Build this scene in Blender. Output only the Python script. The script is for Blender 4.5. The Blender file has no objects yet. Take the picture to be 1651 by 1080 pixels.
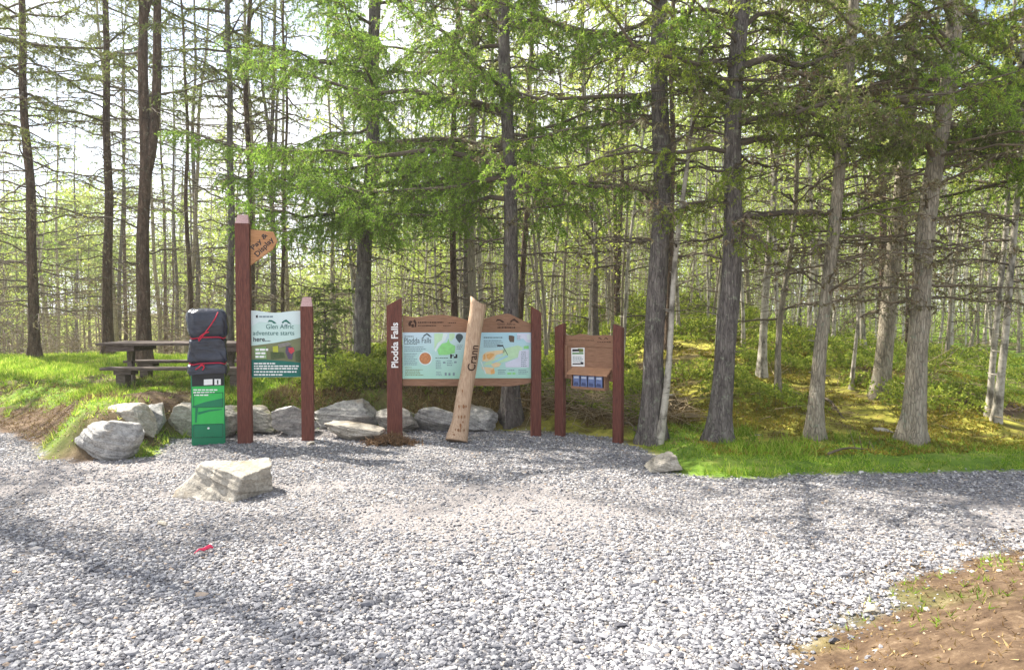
import bpy, math, numpy as np
from math import radians, sin, cos, pi
from mathutils import Vector, Matrix
rng = np.random.default_rng(7)
S = bpy.context.scene
COL = S.collection
# ------------------------------------------------------------------ camera, world, sun, exposure
F_PX, CX, CY, EYE, PITCH = 1150.0, 825.5, 540.0, 1.5, radians(2.0)
cd = bpy.data.cameras.new('camera'); cam = bpy.data.objects.new('camera', cd); COL.objects.link(cam)
cd.sensor_width = 36.0; cd.lens = F_PX / 1651 * 36; cd.clip_start = 0.05; cd.clip_end = 2000
cam.location = (0, 0, EYE); cam.rotation_euler = (radians(90) - PITCH, 0, 0)
S.camera = cam
SUN_EL, SUN_AZ = radians(50), math.atan2(-0.83, 0.56)        # azimuth from +Y towards +X
W = bpy.data.worlds.new('World'); S.world = W; W.use_nodes = True
nt = W.node_tree; nt.nodes.clear()
out = nt.nodes.new('ShaderNodeOutputWorld'); bg = nt.nodes.new('ShaderNodeBackground')
sky = nt.nodes.new('ShaderNodeTexSky'); sky.sky_type = 'NISHITA'; sky.sun_disc = False
sky.sun_elevation = SUN_EL; sky.sun_rotation = SUN_AZ; sky.dust_density = 1.5; sky.ozone_density = 1.0
tc = nt.nodes.new('ShaderNodeTexCoord'); nz = nt.nodes.new('ShaderNodeTexNoise')
mp = nt.nodes.new('ShaderNodeMapping'); mp.inputs['Scale'].default_value = (1, 1, 2.2)
nz.inputs['Scale'].default_value = 2.3; nz.inputs['Detail'].default_value = 7
cr = nt.nodes.new('ShaderNodeValToRGB'); cr.color_ramp.elements[0].position = .36; cr.color_ramp.elements[1].position = .56
mx = nt.nodes.new('ShaderNodeMix'); mx.data_type = 'RGBA'
mx.inputs['B'].default_value = (5.6, 5.7, 6.0, 1)
L = nt.links.new
L(tc.outputs['Generated'], mp.inputs[0]); L(mp.outputs[0], nz.inputs['Vector']); L(nz.outputs[0], cr.inputs[0])
L(cr.outputs[0], mx.inputs['Factor']); L(sky.outputs[0], mx.inputs['A']); L(mx.outputs['Result'], bg.inputs[0])
bg.inputs['Strength'].default_value = 0.10; L(bg.outputs[0], out.inputs[0])
sd = bpy.data.lights.new('sun', 'SUN'); sun = bpy.data.objects.new('sun', sd); COL.objects.link(sun)
sd.energy = 5.0; sd.angle = radians(0.6); sd.color = (1, .94, .84)
sv = Vector((sin(SUN_AZ) * cos(SUN_EL), cos(SUN_AZ) * cos(SUN_EL), sin(SUN_EL)))
sun.rotation_euler = sv.to_track_quat('Z', 'Y').to_euler(); sun.location = (-20, 20, 30)
vs = S.view_settings; vs.view_transform = 'Standard'; vs.look = 'None'; vs.gamma = 1; vs.exposure = 1.58
S.cycles.max_bounces = 6; S.cycles.diffuse_bounces = 3; S.cycles.transmission_bounces = 3; S.cycles.glossy_bounces = 2
S.cycles.use_denoising = True

# ------------------------------------------------------------------ maths helpers
Fv = np.array([0, cos(PITCH), -sin(PITCH)]); Uv = np.array([0, sin(PITCH), cos(PITCH)]); C0 = np.array([0, 0, EYE])
def ray(px, py): return Fv + np.array([1., 0, 0]) * (px - CX) / F_PX + Uv * (CY - py) / F_PX
def flat(px, py, z=0.):
    d = ray(px, py); return C0 + d * ((z - EYE) / d[2])
def atY(px, py, y):
    d = ray(px, py); return C0 + d * (y / d[1])
def sstep(t): t = np.clip(t, 0, 1); return t * t * (3 - 2 * t)
_lat = np.random.default_rng(3).random((256, 256))
def vn(x, y):
    x = np.asarray(x, float) + 1000; y = np.asarray(y, float) + 1000
    xi = np.floor(x).astype(int); yi = np.floor(y).astype(int); fx = sstep(x - xi); fy = sstep(y - yi)
    g = lambda a, b: _lat[a % 256, b % 256]
    return (g(xi, yi) * (1 - fx) + g(xi + 1, yi) * fx) * (1 - fy) + (g(xi, yi + 1) * (1 - fx) + g(xi + 1, yi + 1) * fx) * fy
def fbm(x, y, o=4):
    s = 0; a = .5; t = 0
    for k in range(o): s = s + a * vn(x * 2**k + 17 * k, y * 2**k + 5 * k); t += a; a *= .5
    return s / t
def sdf(poly, x, y):
    """signed distance, positive inside"""
    x = np.asarray(x, float); y = np.asarray(y, float)
    d = np.full(x.shape, 1e9); ins = np.zeros(x.shape, bool); n = len(poly)
    for i in range(n):
        ax, ay = poly[i]; bx, by = poly[(i + 1) % n]; ex, ey = bx - ax, by - ay
        t = np.clip(((x - ax) * ex + (y - ay) * ey) / (ex * ex + ey * ey + 1e-12), 0, 1)
        d = np.minimum(d, (x - ax - t * ex)**2 + (y - ay - t * ey)**2)
        c = ((ay > y) != (by > y)) & (x < ex * (y - ay) / (ey if ey else 1e-12) + ax); ins ^= c
    d = np.sqrt(d); return np.where(ins, d, -d)
EDGE = [(-500, 668), (-120, 684), (0, 694), (40, 712), (66, 738), (120, 746), (180, 742), (236, 738), (256, 722), (279, 709), (330, 702), (390, 700),
        (450, 694), (520, 690), (600, 686), (700, 686), (800, 690), (870, 692), (940, 696), (1005, 706), (1045, 724), (1078, 750), (1098, 764),
        (1200, 768), (1350, 767), (1500, 763), (1651, 758), (2000, 752), (3000, 742)]
BANK = [tuple(flat(a, b)[:2]) for a, b in EDGE] + [(250, 300), (-250, 300)]
DIRT = [tuple(flat(a, b)[:2]) for a, b in [(1150, 1200), (1262, 1085), (1330, 1020), (1375, 985), (1430, 955), (1510, 925), (1590, 903), (1651, 882), (1900, 820)]] + [(12, 4), (12, -4), (1, -4), (1, 0.5)]
def hgt(x, y):
    x = np.asarray(x, float); y = np.asarray(y, float)
    d = sdf(BANK, x, y); wl = 1 - sstep((x + .3) / 1.9)
    A = .07 + .33 * wl; b = A * sstep(d / (.45 + .9 * sstep((-4.6 - x) / 1.5)))
    b = b + np.where(d > 0, wl * .10 * sstep((d - .5) / 4), 0)
    xr = sstep((x - .3) / 3.2) * (1 - .72 * sstep((x - 5.8) / 4))
    hill = xr * .111 * np.clip(y - 8.1, 0, 15) + (1 - xr) * 0
    left = -sstep((-x + 1) / 5) * .075 * np.clip(y - 15.3, 0, 30)
    n = np.where(d > 0, sstep(d / .8), 0)
    z = b + (hill + left) * sstep((d) / 1.2) + n * ((fbm(x * .9, y * .9) - .5) * .22 + (fbm(x * 3.1, y * 3.1, 3) - .5) * .07)
    z = z + (fbm(x * .7 + 9, y * .7, 3) - .5) * .05 * (1 - n)
    z = z + .36 * sstep((sdf(DIRT, x, y) + .1) / 1.2) + np.where(sdf(DIRT, x, y) > -.2, (fbm(x * 3, y * 3, 5) - .5) * .09, 0)
    return z
def ground(px, py):
    d = ray(px, py); t = np.arange(2.5, 60, .02); P = C0[None] + d[None] * t[:, None]
    below = P[:, 2] < hgt(P[:, 0], P[:, 1]); i = int(np.argmax(below)) if below.any() else len(t) - 1
    p = P[i].copy(); p[2] = float(hgt(p[0], p[1])); return p
# ------------------------------------------------------------------ mesh accumulator
class Acc:
    def __init__(s): s.v = []; s.n = 0; s.f = []      # f: list of (array [m,k], mat, smooth)
    def add(s, V, faces, mat=0, smooth=False):
        V = np.asarray(V, float).reshape(-1, 3); F = np.asarray(faces, int)
        s.v.append(V); s.f.append((F + s.n, mat, smooth)); s.n += len(V)
    def poly(s, V, mat=0): s.add(V, [list(range(len(V)))], mat)
    def box(s, lo, hi, mat=0, M=None):
        x0, y0, z0 = lo; x1, y1, z1 = hi
        V = np.array([(x0, y0, z0), (x1, y0, z0), (x1, y1, z0), (x0, y1, z0), (x0, y0, z1), (x1, y0, z1), (x1, y1, z1), (x0, y1, z1)], float)
        if M is not None: V = V @ np.array(M)[:3, :3].T + np.array(M)[:3, 3]
        s.add(V, [(0, 3, 2, 1), (4, 5, 6, 7), (0, 1, 5, 4), (1, 2, 6, 5), (2, 3, 7, 6), (3, 0, 4, 7)], mat)
    def prism(s, uz, y0, y1, mat=0, side=None):
        """outline in (x, z), counter-clockwise seen from -y, between y0 (front) and y1"""
        n = len(uz); V = [(u, y0, z) for u, z in uz] + [(u, y1, z) for u, z in uz]
        s.add(V, [list(range(n))], mat)
        b = s.n - 2 * n
        s.f.append((np.array([list(range(2 * n - 1, n - 1, -1))]) + b, mat, False))
        s.f.append((np.array([(i, n + i, n + (i + 1) % n, (i + 1) % n) for i in range(n)]) + b, mat if side is None else side, False))
    def build(s, name, mats, parent=None, loc=None, bevel=0, seg=2):
        me = bpy.data.meshes.new(name)
        V = np.concatenate(s.v) if s.v else np.zeros((0, 3))
        if loc is not None: V = V - np.asarray(loc)[None]
        me.vertices.add(len(V)); me.vertices.foreach_set('co', V.astype(np.float32).ravel())
        li = np.concatenate([F.ravel() for F, _, _ in s.f]); me.loops.add(len(li)); me.loops.foreach_set('vertex_index', li.astype(np.int32))
        tot = np.concatenate([np.full(len(F), F.shape[1]) for F, _, _ in s.f]); st = np.concatenate([[0], np.cumsum(tot)[:-1]])
        me.polygons.add(len(tot)); me.polygons.foreach_set('loop_start', st.astype(np.int32))
        me.polygons.foreach_set('material_index', np.concatenate([np.full(len(F), m) for F, m, _ in s.f]).astype(np.int32))
        me.polygons.foreach_set('use_smooth', np.concatenate([np.full(len(F), sm) for F, _, sm in s.f]).astype(bool))
        me.update(calc_edges=True)
        for m in (mats if isinstance(mats, (list, tuple)) else [mats]): me.materials.append(m)
        o = bpy.data.objects.new(name, me); COL.objects.link(o)
        if parent is not None: o.parent = parent
        if bevel:
            b = o.modifiers.new('bevel', 'BEVEL'); b.width = bevel; b.segments = seg; b.limit_method = 'ANGLE'; b.harden_normals = False
        return o
def tag(o, label=None, cat=None, group=None, kind=None):
    for k, v in (('label', label), ('category', cat), ('group', group), ('kind', kind)):
        if v: o[k] = v
    return o
def thing(name, label, cat, loc=(0, 0, 0), rz=0, group=None):
    o = bpy.data.objects.new(name, None); COL.objects.link(o); o.location = tuple(loc); o.rotation_euler = (0, 0, rz)
    o.empty_display_size = .1
    return tag(o, label, cat, group)
def frames(P):
    T = np.gradient(P, axis=0); T /= np.linalg.norm(T, axis=1)[:, None] + 1e-9
    ref = np.array([0., 0, 1]) if abs(T[0, 2]) < .8 else np.array([1., 0, 0])
    A = np.cross(T, ref); A /= np.linalg.norm(A, axis=1)[:, None] + 1e-9; B = np.cross(T, A); return T, A, B
def tube(acc, P, R, n=8, mat=0, smooth=True, cap=True, shape=None):
    P = np.asarray(P, float); R = np.asarray(R, float); T, A, B = frames(P); a = np.arange(n) * 2 * pi / n; m = len(P)
    rr = R[:, None] * np.ones((1, n)) if shape is None else R[:, None] * shape
    V = P[:, None] + rr[..., None] * (np.cos(a)[None, :, None] * A[:, None] + np.sin(a)[None, :, None] * B[:, None])
    i = np.arange(m - 1)[:, None] * n; j = np.arange(n)[None]; k = (j + 1) % n
    F = np.stack([i + j, i + n + j, i + n + k, i + k], -1).reshape(-1, 4); b0 = acc.n
    acc.add(V.reshape(-1, 3), F, mat, smooth)
    if cap:
        acc.f.append((np.array([list(range(n))]) + b0, mat, False)); acc.f.append((np.array([list(range(m * n - 1, m * n - n - 1, -1))]) + b0, mat, False))
def unit(v): return v / (np.linalg.norm(v, axis=-1, keepdims=True) + 1e-9)
def sticks(acc, A, B, ra, rb, mat=0):
    """n tapered three-sided sticks, A->B"""
    A = np.asarray(A); B = np.asarray(B); n = len(A)
    if n == 0: return
    T = unit(B - A); ref = np.where(np.abs(T[:, 2:3]) < .8, np.array([[0, 0, 1.]]), np.array([[1., 0, 0]]))
    X = unit(np.cross(T, ref)); Y = np.cross(T, X)
    ra = np.broadcast_to(ra, n)[:, None]; rb = np.broadcast_to(rb, n)[:, None]; vs_ = []
    for k in range(3):
        w = cos(k * 2.0944) * X + sin(k * 2.0944) * Y; vs_ += [A + w * ra, B + w * rb]
    V = np.stack(vs_, 1); b = (np.arange(n) * 6)[:, None]
    F = np.concatenate([b + np.array([[0, 1, 3, 2]]), b + np.array([[2, 3, 5, 4]]), b + np.array([[4, 5, 1, 0]])])
    acc.add(V.reshape(-1, 3), F, mat, True)
def blades(acc, P, size, k, mat, r, wid=.18, up=0., axis=None):
    """k thin triangles radiating from each point"""
    n = len(P)
    if n == 0: return
    P = np.repeat(P, k, 0); D = r.normal(size=(n * k, 3)); D[:, 2] += up
    if axis is not None: D = D * .8 + np.repeat(axis, k, 0) * .9
    D = unit(D); s = (size * (.7 + .6 * r.random(n * k)))[:, None]
    Wd = unit(np.cross(D, r.normal(size=(n * k, 3)))) * s * wid
    V = np.stack([P - Wd * .35, P + D * s * .5 + Wd, P + D * s, P + D * s * .5 - Wd * .3], 1) if wid > .3 else np.stack([P - Wd, P + Wd, P + D * s], 1)
    m = V.shape[1]; acc.add(V.reshape(-1, 3), np.arange(n * k * m).reshape(-1, m), mat)
# ------------------------------------------------------------------ materials
def newmat(name):
    m = bpy.data.materials.new(name); m.use_nodes = True; n = m.node_tree; b = n.nodes['Principled BSDF']
    return m, n, b, n.links.new
def N(nt_, typ, **kw):
    n = nt_.nodes.new(typ)
    for k, v in kw.items():
        if k in n.inputs: n.inputs[k].default_value = v
        else: setattr(n, k, v)
    return n
def ramp(nt_, stops, interp='LINEAR'):
    r = nt_.nodes.new('ShaderNodeValToRGB'); e = r.color_ramp.elements; r.color_ramp.interpolation = interp
    while len(e) < len(stops): e.new(.5)
    for i, (p, c) in enumerate(stops): e[i].position = p; e[i].color = (*c, 1)
    return r
def mix(nt_, f, a, b, blend='MIX'):
    m = nt_.nodes.new('ShaderNodeMix'); m.data_type = 'RGBA'; m.blend_type = blend; m.clamp_factor = True
    for s, v in (('Factor', f), ('A', a), ('B', b)):
        if hasattr(v, 'links') or isinstance(v, bpy.types.NodeSocket): nt_.links.new(v, m.inputs[s])
        elif s == 'Factor': m.inputs[s].default_value = v
        else: m.inputs[s].default_value = (*v, 1)
    return m.outputs['Result']
def bump(nt_, b, h, strength=.5, dist=.02):
    u = nt_.nodes.new('ShaderNodeBump'); u.inputs['Strength'].default_value = strength; u.inputs['Distance'].default_value = dist
    nt_.links.new(h, u.inputs['Height']); nt_.links.new(u.outputs[0], b.inputs['Normal'])
def coords(nt_, scale=(1, 1, 1), kind='Object'):
    t = nt_.nodes.new('ShaderNodeTexCoord'); m = nt_.nodes.new('ShaderNodeMapping'); m.inputs['Scale'].default_value = scale
    nt_.links.new(t.outputs[kind], m.inputs[0]); return m.outputs[0]
def noise(nt_, vec, scale, detail=5, rough=.6):
    n = N(nt_, 'ShaderNodeTexNoise', Scale=scale, Detail=detail, Roughness=rough); nt_.links.new(vec, n.inputs['Vector']); return n.outputs[0]
def rgb(r, g, b):  # sRGB 0-255 -> linear
    f = lambda c: (c / 255 / 12.92) if c / 255 < .04045 else ((c / 255 + .055) / 1.055)**2.4
    return (f(r), f(g), f(b))
def plain(name, col, rough=.6, var=.12, scale=12, spec=.3):
    m, n, b, l = newmat(name); v = noise(n, coords(n), scale)
    r = ramp(n, [(.3, tuple(c * (1 - var) for c in col)), (.7, tuple(min(1, c * (1 + var)) for c in col))]); l(v, r.inputs[0]); l(r.outputs[0], b.inputs['Base Color'])
    b.inputs['Roughness'].default_value = rough; b.inputs['Specular IOR Level'].default_value = spec
    return m
def leafmat(name, c0, c1, c2, trans=.45, rough=.55):
    m, n, b, l = newmat(name); g = N(n, 'ShaderNodeNewGeometry'); oi = N(n, 'ShaderNodeObjectInfo')
    r = ramp(n, [(0, c0), (.5, c1), (1, c2)]); l(g.outputs['Random Per Island'], r.inputs[0])
    hv = N(n, 'ShaderNodeHueSaturation'); l(r.outputs[0], hv.inputs['Color'])
    mr = N(n, 'ShaderNodeMapRange'); mr.inputs['To Min'].default_value = .75; mr.inputs['To Max'].default_value = 1.25
    v = noise(n, coords(n), 1.1, 2); l(v, mr.inputs[0]); mr.inputs['From Min'].default_value = .35; mr.inputs['From Max'].default_value = .65
    l(mr.outputs[0], hv.inputs['Value']); mh = N(n, 'ShaderNodeMapRange'); mh.inputs['To Min'].default_value = .485; mh.inputs['To Max'].default_value = .515
    l(oi.outputs['Random'], mh.inputs[0]); l(mh.outputs[0], hv.inputs['Hue'])
    b.inputs['Roughness'].default_value = rough; b.inputs['Specular IOR Level'].default_value = .25
    l(hv.outputs[0], b.inputs['Base Color']); t = N(n, 'ShaderNodeBsdfTranslucent'); l(hv.outputs[0], t.inputs[0])
    ms = N(n, 'ShaderNodeMixShader'); ms.inputs[0].default_value = trans; l(b.outputs[0], ms.inputs[1]); l(t.outputs[0], ms.inputs[2])
    l(ms.outputs[0], n.nodes['Material Output'].inputs[0]); return m
def barkmat(name, dark, mid, light, lichen=.25, scale=1.):
    m, n, b, l = newmat(name); c = coords(n, (9 * scale, 9 * scale, 1.8 * scale)); c2 = coords(n)
    nn = noise(n, c, 2.2, 8, .7); vo = N(n, 'ShaderNodeTexVoronoi', Scale=4.6, feature='DISTANCE_TO_EDGE'); l(c, vo.inputs['Vector'])
    r = ramp(n, [(.28, dark), (.5, mid), (.72, light)]); l(nn, r.inputs[0])
    lr = ramp(n, [(.56, (0, 0, 0)), (.68, (1, 1, 1))]); l(noise(n, c2, 14, 6, .75), lr.inputs[0])
    mm = N(n, 'ShaderNodeMath', operation='MULTIPLY'); mm.inputs[1].default_value = lichen * 2; l(lr.outputs[0], mm.inputs[0])
    col = mix(n, mm.outputs[0], r.outputs[0], rgb(150, 155, 135))
    cr_ = ramp(n, [(0, (.35, .35, .35)), (.12, (1, 1, 1))]); l(vo.outputs[0], cr_.inputs[0])
    col = mix(n, .45, col, cr_.outputs[0], 'MULTIPLY'); l(col, b.inputs['Base Color']); b.inputs['Roughness'].default_value = .9; b.inputs['Specular IOR Level'].default_value = .15
    ad = N(n, 'ShaderNodeMath', operation='ADD'); l(nn, ad.inputs[0]); l(cr_.outputs[0], ad.inputs[1]); bump(n, b, ad.outputs[0], .9, .012); return m
B_GREY = barkmat('spruce_bark', rgb(62, 57, 55), rgb(108, 101, 97), rgb(148, 140, 132), .45)
B_PALE = barkmat('lichen_bark', rgb(104, 97, 86), rgb(158, 148, 130), rgb(190, 180, 162), .6)
B_RED = barkmat('pine_bark', rgb(50, 42, 37), rgb(94, 77, 65), rgb(132, 112, 96), .2)
def birchmat():
    m, n, b, l = newmat('birch_bark'); c = coords(n, (7, 7, 26)); c2 = coords(n, (5, 5, 2.2))
    r = ramp(n, [(.30, rgb(96, 88, 78)), (.40, rgb(165, 158, 144)), (.7, rgb(196, 188, 174))]); l(noise(n, c, .9, 6, .7), r.inputs[0])
    r2 = ramp(n, [(.36, rgb(110, 104, 96)), (.52, (1, 1, 1))]); l(noise(n, c2, 2.2, 4), r2.inputs[0])
    l(mix(n, .85, r.outputs[0], r2.outputs[0], 'MULTIPLY'), b.inputs['Base Color']); b.inputs['Roughness'].default_value = .7; bump(n, b, noise(n, c, 2, 4), .4, .005); return m
B_BIRCH = birchmat()
TWIG = plain('dead_twig', rgb(112, 100, 84), .9, .3, 3); TWIG_D = plain('dark_twig', rgb(96, 86, 74), .9, .3, 3)
LICHEN = leafmat('hanging_lichen', rgb(116, 92, 66), rgb(136, 130, 96), rgb(160, 156, 122), .3)
L_LARCH = leafmat('larch_needles', rgb(112, 140, 52), rgb(142, 172, 62), rgb(188, 206, 88), .58)
L_SPRUCE = leafmat('spruce_needles', rgb(92, 106, 56), rgb(124, 138, 70), rgb(158, 168, 88), .5)
L_BIRCH = leafmat('birch_leaves', rgb(150, 172, 70), rgb(178, 194, 88), rgb(204, 212, 112), .6)
L_BUSH = leafmat('shrub_leaves', rgb(108, 128, 46), rgb(146, 162, 60), rgb(184, 186, 84), .5)
L_GRASS = leafmat('grass_blades', rgb(100, 140, 34), rgb(146, 176, 50), rgb(204, 204, 104), .55)
L_DRY = leafmat('dry_litter', rgb(96, 72, 46), rgb(130, 102, 68), rgb(168, 146, 104), .2)
def grainmat(name, c0, c1, c2, sx=(3, 3, 30), rough=.65, bstr=.25):
    m, n, b, l = newmat(name); c = coords(n, sx); v = noise(n, c, 4, 6, .65)
    r = ramp(n, [(.3, c0), (.5, c1), (.72, c2)]); l(v, r.inputs[0]); l(r.outputs[0], b.inputs['Base Color']); b.inputs['Roughness'].default_value = rough
    b.inputs['Specular IOR Level'].default_value = .3; bump(n, b, v, bstr, .004); return m
POST = grainmat('stained_red_wood', rgb(72, 40, 33), rgb(100, 55, 45), rgb(124, 76, 62), (26, 26, 2.2)); 
CAPM = grainmat('weathered_post_end', rgb(140, 108, 108), rgb(164, 132, 132), rgb(180, 150, 146), (20, 20, 20))
BOARD = grainmat('varnished_oak', rgb(116, 84, 64), rgb(142, 106, 82), rgb(160, 124, 100), (2, 20, 26))
PEEL = grainmat('peeled_log', rgb(150, 122, 98), rgb(178, 150, 124), rgb(198, 174, 148), (22, 22, 1.6), .7, .3)
FINGER = grainmat('oak_finger_board', rgb(156, 108, 70), rgb(180, 130, 88), rgb(196, 148, 104), (2, 20, 26))
TABLEW = grainmat('old_table_wood', rgb(56, 47, 44), rgb(88, 77, 70), rgb(134, 122, 112), (2, 20, 26), .8, .5)
def rockmat(name, base, dark, lite, moss=.0, band=2.):
    m, n, b, l = newmat(name); c = coords(n, (1, 1, 2.4)); c1 = coords(n)
    v1 = noise(n, c, 3.5 * band, 9, .68); v2 = noise(n, c1, 38, 6, .75)
    r = ramp(n, [(.3, dark), (.48, base), (.66, lite)]); l(v1, r.inputs[0]); r2 = ramp(n, [(.38, (.5, .5, .5)), (.5, (.86, .86, .86)), (.62, (1.0, 1.0, 1.0))]); l(v2, r2.inputs[0])
    col = mix(n, .8, r.outputs[0], r2.outputs[0], 'MULTIPLY')
    wv = N(n, 'ShaderNodeTexWave', Scale=1.5 * band, Distortion=22, Detail=9); l(c1, wv.inputs['Vector']); wr = ramp(n, [(.0, (.4, .4, .4)), (.10, (0, 0, 0))]); l(wv.outputs[0], wr.inputs[0])
    tn = ramp(n, [(.52, (0, 0, 0)), (.64, (1, 1, 1))]); l(noise(n, c1, 2.1, 5), tn.inputs[0])
    tm = N(n, 'ShaderNodeMath', operation='MULTIPLY'); tm.inputs[1].default_value = .45; l(tn.outputs[0], tm.inputs[0]); col = mix(n, tm.outputs[0], col, rgb(168, 148, 118))
    if moss:
        mr_ = ramp(n, [(.62 - moss * .2, (0, 0, 0)), (.7 - moss * .2, (1, 1, 1))]); l(noise(n, c1, 5, 6, .7), mr_.inputs[0]); col = mix(n, mr_.outputs[0], col, rgb(104, 112, 56))
    l(col, b.inputs['Base Color']); b.inputs['Roughness'].default_value = .8
    ad = N(n, 'ShaderNodeMath', operation='ADD'); l(v1, ad.inputs[0]); l(v2, ad.inputs[1]); bump(n, b, ad.outputs[0], .8, .02); return m
ROCK = rockmat('gneiss', rgb(164, 162, 158), rgb(112, 111, 112), rgb(206, 202, 196)); ROCK_M = rockmat('mossy_gneiss', rgb(146, 142, 134), rgb(98, 95, 92), rgb(188, 182, 172), .35)
ROCK_L = rockmat('pale_gneiss', rgb(172, 164, 150), rgb(130, 124, 114), rgb(206, 200, 188), 0, 1.5)
def groundmat():
    m, n, b, l = newmat('ground_cover'); at_ = N(n, 'ShaderNodeAttribute', attribute_name='zone'); sp = N(n, 'ShaderNodeSeparateColor'); l(at_.outputs['Color'], sp.inputs[0])
    c = coords(n)
    vo = N(n, 'ShaderNodeTexVoronoi', Scale=34); l(c, vo.inputs['Vector']); vr = N(n, 'ShaderNodeSeparateColor'); l(vo.outputs['Color'], vr.inputs[0])
    gr = ramp(n, [(0, rgb(96, 93, 92)), (.35, rgb(130, 127, 127)), (.7, rgb(156, 153, 152)), (1, rgb(204, 201, 198))]); l(vr.outputs[0], gr.inputs[0])
    vd = ramp(n, [(.25, (1, 1, 1)), (.75, (.38, .37, .37))]); l(vo.outputs['Distance'], vd.inputs[0]); gcol = mix(n, .9, gr.outputs[0], vd.outputs[0], 'MULTIPLY')
    fine = ramp(n, [(.3, rgb(104, 100, 100)), (.5, rgb(136, 131, 130)), (.68, rgb(172, 166, 162))]); l(noise(n, c, 60, 6, .8), fine.inputs[0])
    gcol = mix(n, at_.outputs['Alpha'], gcol, fine.outputs[0])
    grs = ramp(n, [(.3, rgb(70, 96, 34)), (.5, rgb(104, 132, 46)), (.7, rgb(148, 154, 78))]); l(noise(n, c, 3.2, 8, .7), grs.inputs[0])
    drt = ramp(n, [(.3, rgb(54, 43, 35)), (.45, rgb(82, 66, 52)), (.56, rgb(104, 86, 68)), (.68, rgb(146, 128, 106))]); l(noise(n, c, 9, 12, .8), drt.inputs[0])
    mos = ramp(n, [(.3, rgb(74, 62, 38)), (.42, rgb(112, 104, 48)), (.52, rgb(148, 146, 62)), (.62, rgb(186, 174, 84)), (.72, rgb(166, 128, 76))]); l(noise(n, c, 2.3, 9, .72), mos.inputs[0])
    col = mix(n, sp.outputs[1], mos.outputs[0], grs.outputs[0]); col = mix(n, sp.outputs[2], col, drt.outputs[0]); col = mix(n, sp.outputs[0], col, gcol)
    l(col, b.inputs['Base Color']); b.inputs['Roughness'].default_value = .95; b.inputs['Specular IOR Level'].default_value = .15
    h1 = N(n, 'ShaderNodeMath', operation='MULTIPLY'); l(vo.outputs['Distance'], h1.inputs[0]); h1.inputs[1].default_value = -1.2
    h2 = N(n, 'ShaderNodeMath', operation='MULTIPLY'); l(h1.outputs[0], h2.inputs[0]); l(sp.outputs[0], h2.inputs[1])
    h3 = N(n, 'ShaderNodeMath', operation='ADD'); l(h2.outputs[0], h3.inputs[0]); l(noise(n, c, 26, 9, .75), h3.inputs[1]); bump(n, b, h3.outputs[0], .7, .02); return m
GROUND = groundmat()
def pebmat():
    m, n, b, l = newmat('crushed_stone'); g = N(n, 'ShaderNodeNewGeometry')
    r = ramp(n, [(0, rgb(78, 78, 84)), (.14, rgb(102, 102, 107)), (.45, rgb(131, 131, 135)), (.75, rgb(160, 159, 161)), (.92, rgb(206, 203, 199)), (.97, rgb(196, 186, 174)), (1, rgb(160, 136, 112))]); l(g.outputs['Random Per Island'], r.inputs[0])
    r2 = ramp(n, [(.3, (.78, .78, .8)), (.7, (1, 1, 1))]); l(noise(n, coords(n), 70, 4, .7), r2.inputs[0])
    l(mix(n, .8, r.outputs[0], r2.outputs[0], 'MULTIPLY'), b.inputs['Base Color']); b.inputs['Roughness'].default_value = .75; b.inputs['Specular IOR Level'].default_value = .3; return m
PEB = pebmat()

# ------------------------------------------------------------------ terrain
def axis(parts):
    out_ = []
    for a, b_, st in parts: out_.append(np.arange(a, b_, st))
    return np.unique(np.round(np.concatenate(out_), 4))
xs = axis([(-250, -60, 12), (-60, -14, 1.5), (-14, -9, .2), (-9, 10, .075), (10, 16, .2), (16, 60, 1.5), (60, 251, 12)])
ys = axis([(-40, -2, 3), (-2, 1.5, .3), (1.5, 14, .07), (14, 24, .2), (24, 60, 1.2), (60, 301, 12)])
GX, GY = np.meshgrid(xs, ys)
GZ = hgt(GX, GY)
def zones(X, Y):
    wob = (fbm(X * 2.2, Y * 2.2) - .5) * .55 + (fbm(X * 9, Y * 9, 3) - .5) * .25
    d = sdf(BANK, X, Y) + wob * np.where(X > 2.5, .35, .6); d2 = sdf(DIRT, X, Y) + wob * .9
    gravel = (1 - sstep(d / .12 + .5)) * (1 - sstep(d2 / .2 + .5))
    dirt = sstep((d2 + .7) / .2) * (1 - .25 * sstep((fbm(X * 1.1, Y * 1.1) - .6) * 9))
    # bare earth on the bank left of the boulders
    nose = np.exp(-(((X + 4.75) / .35)**2 + ((Y - 7.75) / .5)**2))
    dirt = np.maximum(dirt, (1 - sstep((d - .85 + wob * 2.4) / .4)) * sstep((-3.75 - X + wob) / .4) * (d > -.3) * (1 - nose))
    # brown path between the trees, right
    pth = [tuple(ground(a, b_)[:2]) for a, b_ in [(1540, 628), (1600, 640), (1680, 668), (1600, 668), (1548, 646)]]
    dirt = np.maximum(dirt, sstep(sdf(pth, X, Y) / .25 + .6 + wob))
    dirt = np.maximum(dirt, .75 * sstep((fbm(X * .8 + 3, Y * .8 + 7) - .56) * 14) * (Y > 9))
    left = sstep((-.9 - X + wob * 2) / 1.2); right = sstep((1.5 - d + wob * 1.5) / .9) * sstep((X - 1.35) / .3)
    right = np.maximum(right, sstep((X - 6.2 + wob * 2) / 1.5))
    grass = np.clip(left * (1 - .7 * sstep((Y - 15) / 2)) + right, 0, 1)
    fine = sstep((fbm(X * .5 + 3, Y * 1.5 + 1, 5) - .49) * 8) * sstep((Y - 3.6) / 1.6) 
    fine = np.maximum(fine, .42 * sstep((Y - 3.9) / .9) + .25 * (fbm(X * 5, Y * 8, 3) - .5))
    return gravel, grass, np.clip(dirt, 0, 1), np.clip(fine, 0, 1), d, d2
ZG, ZR, ZD, ZF, SD, SD2 = zones(GX, GY)
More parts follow.
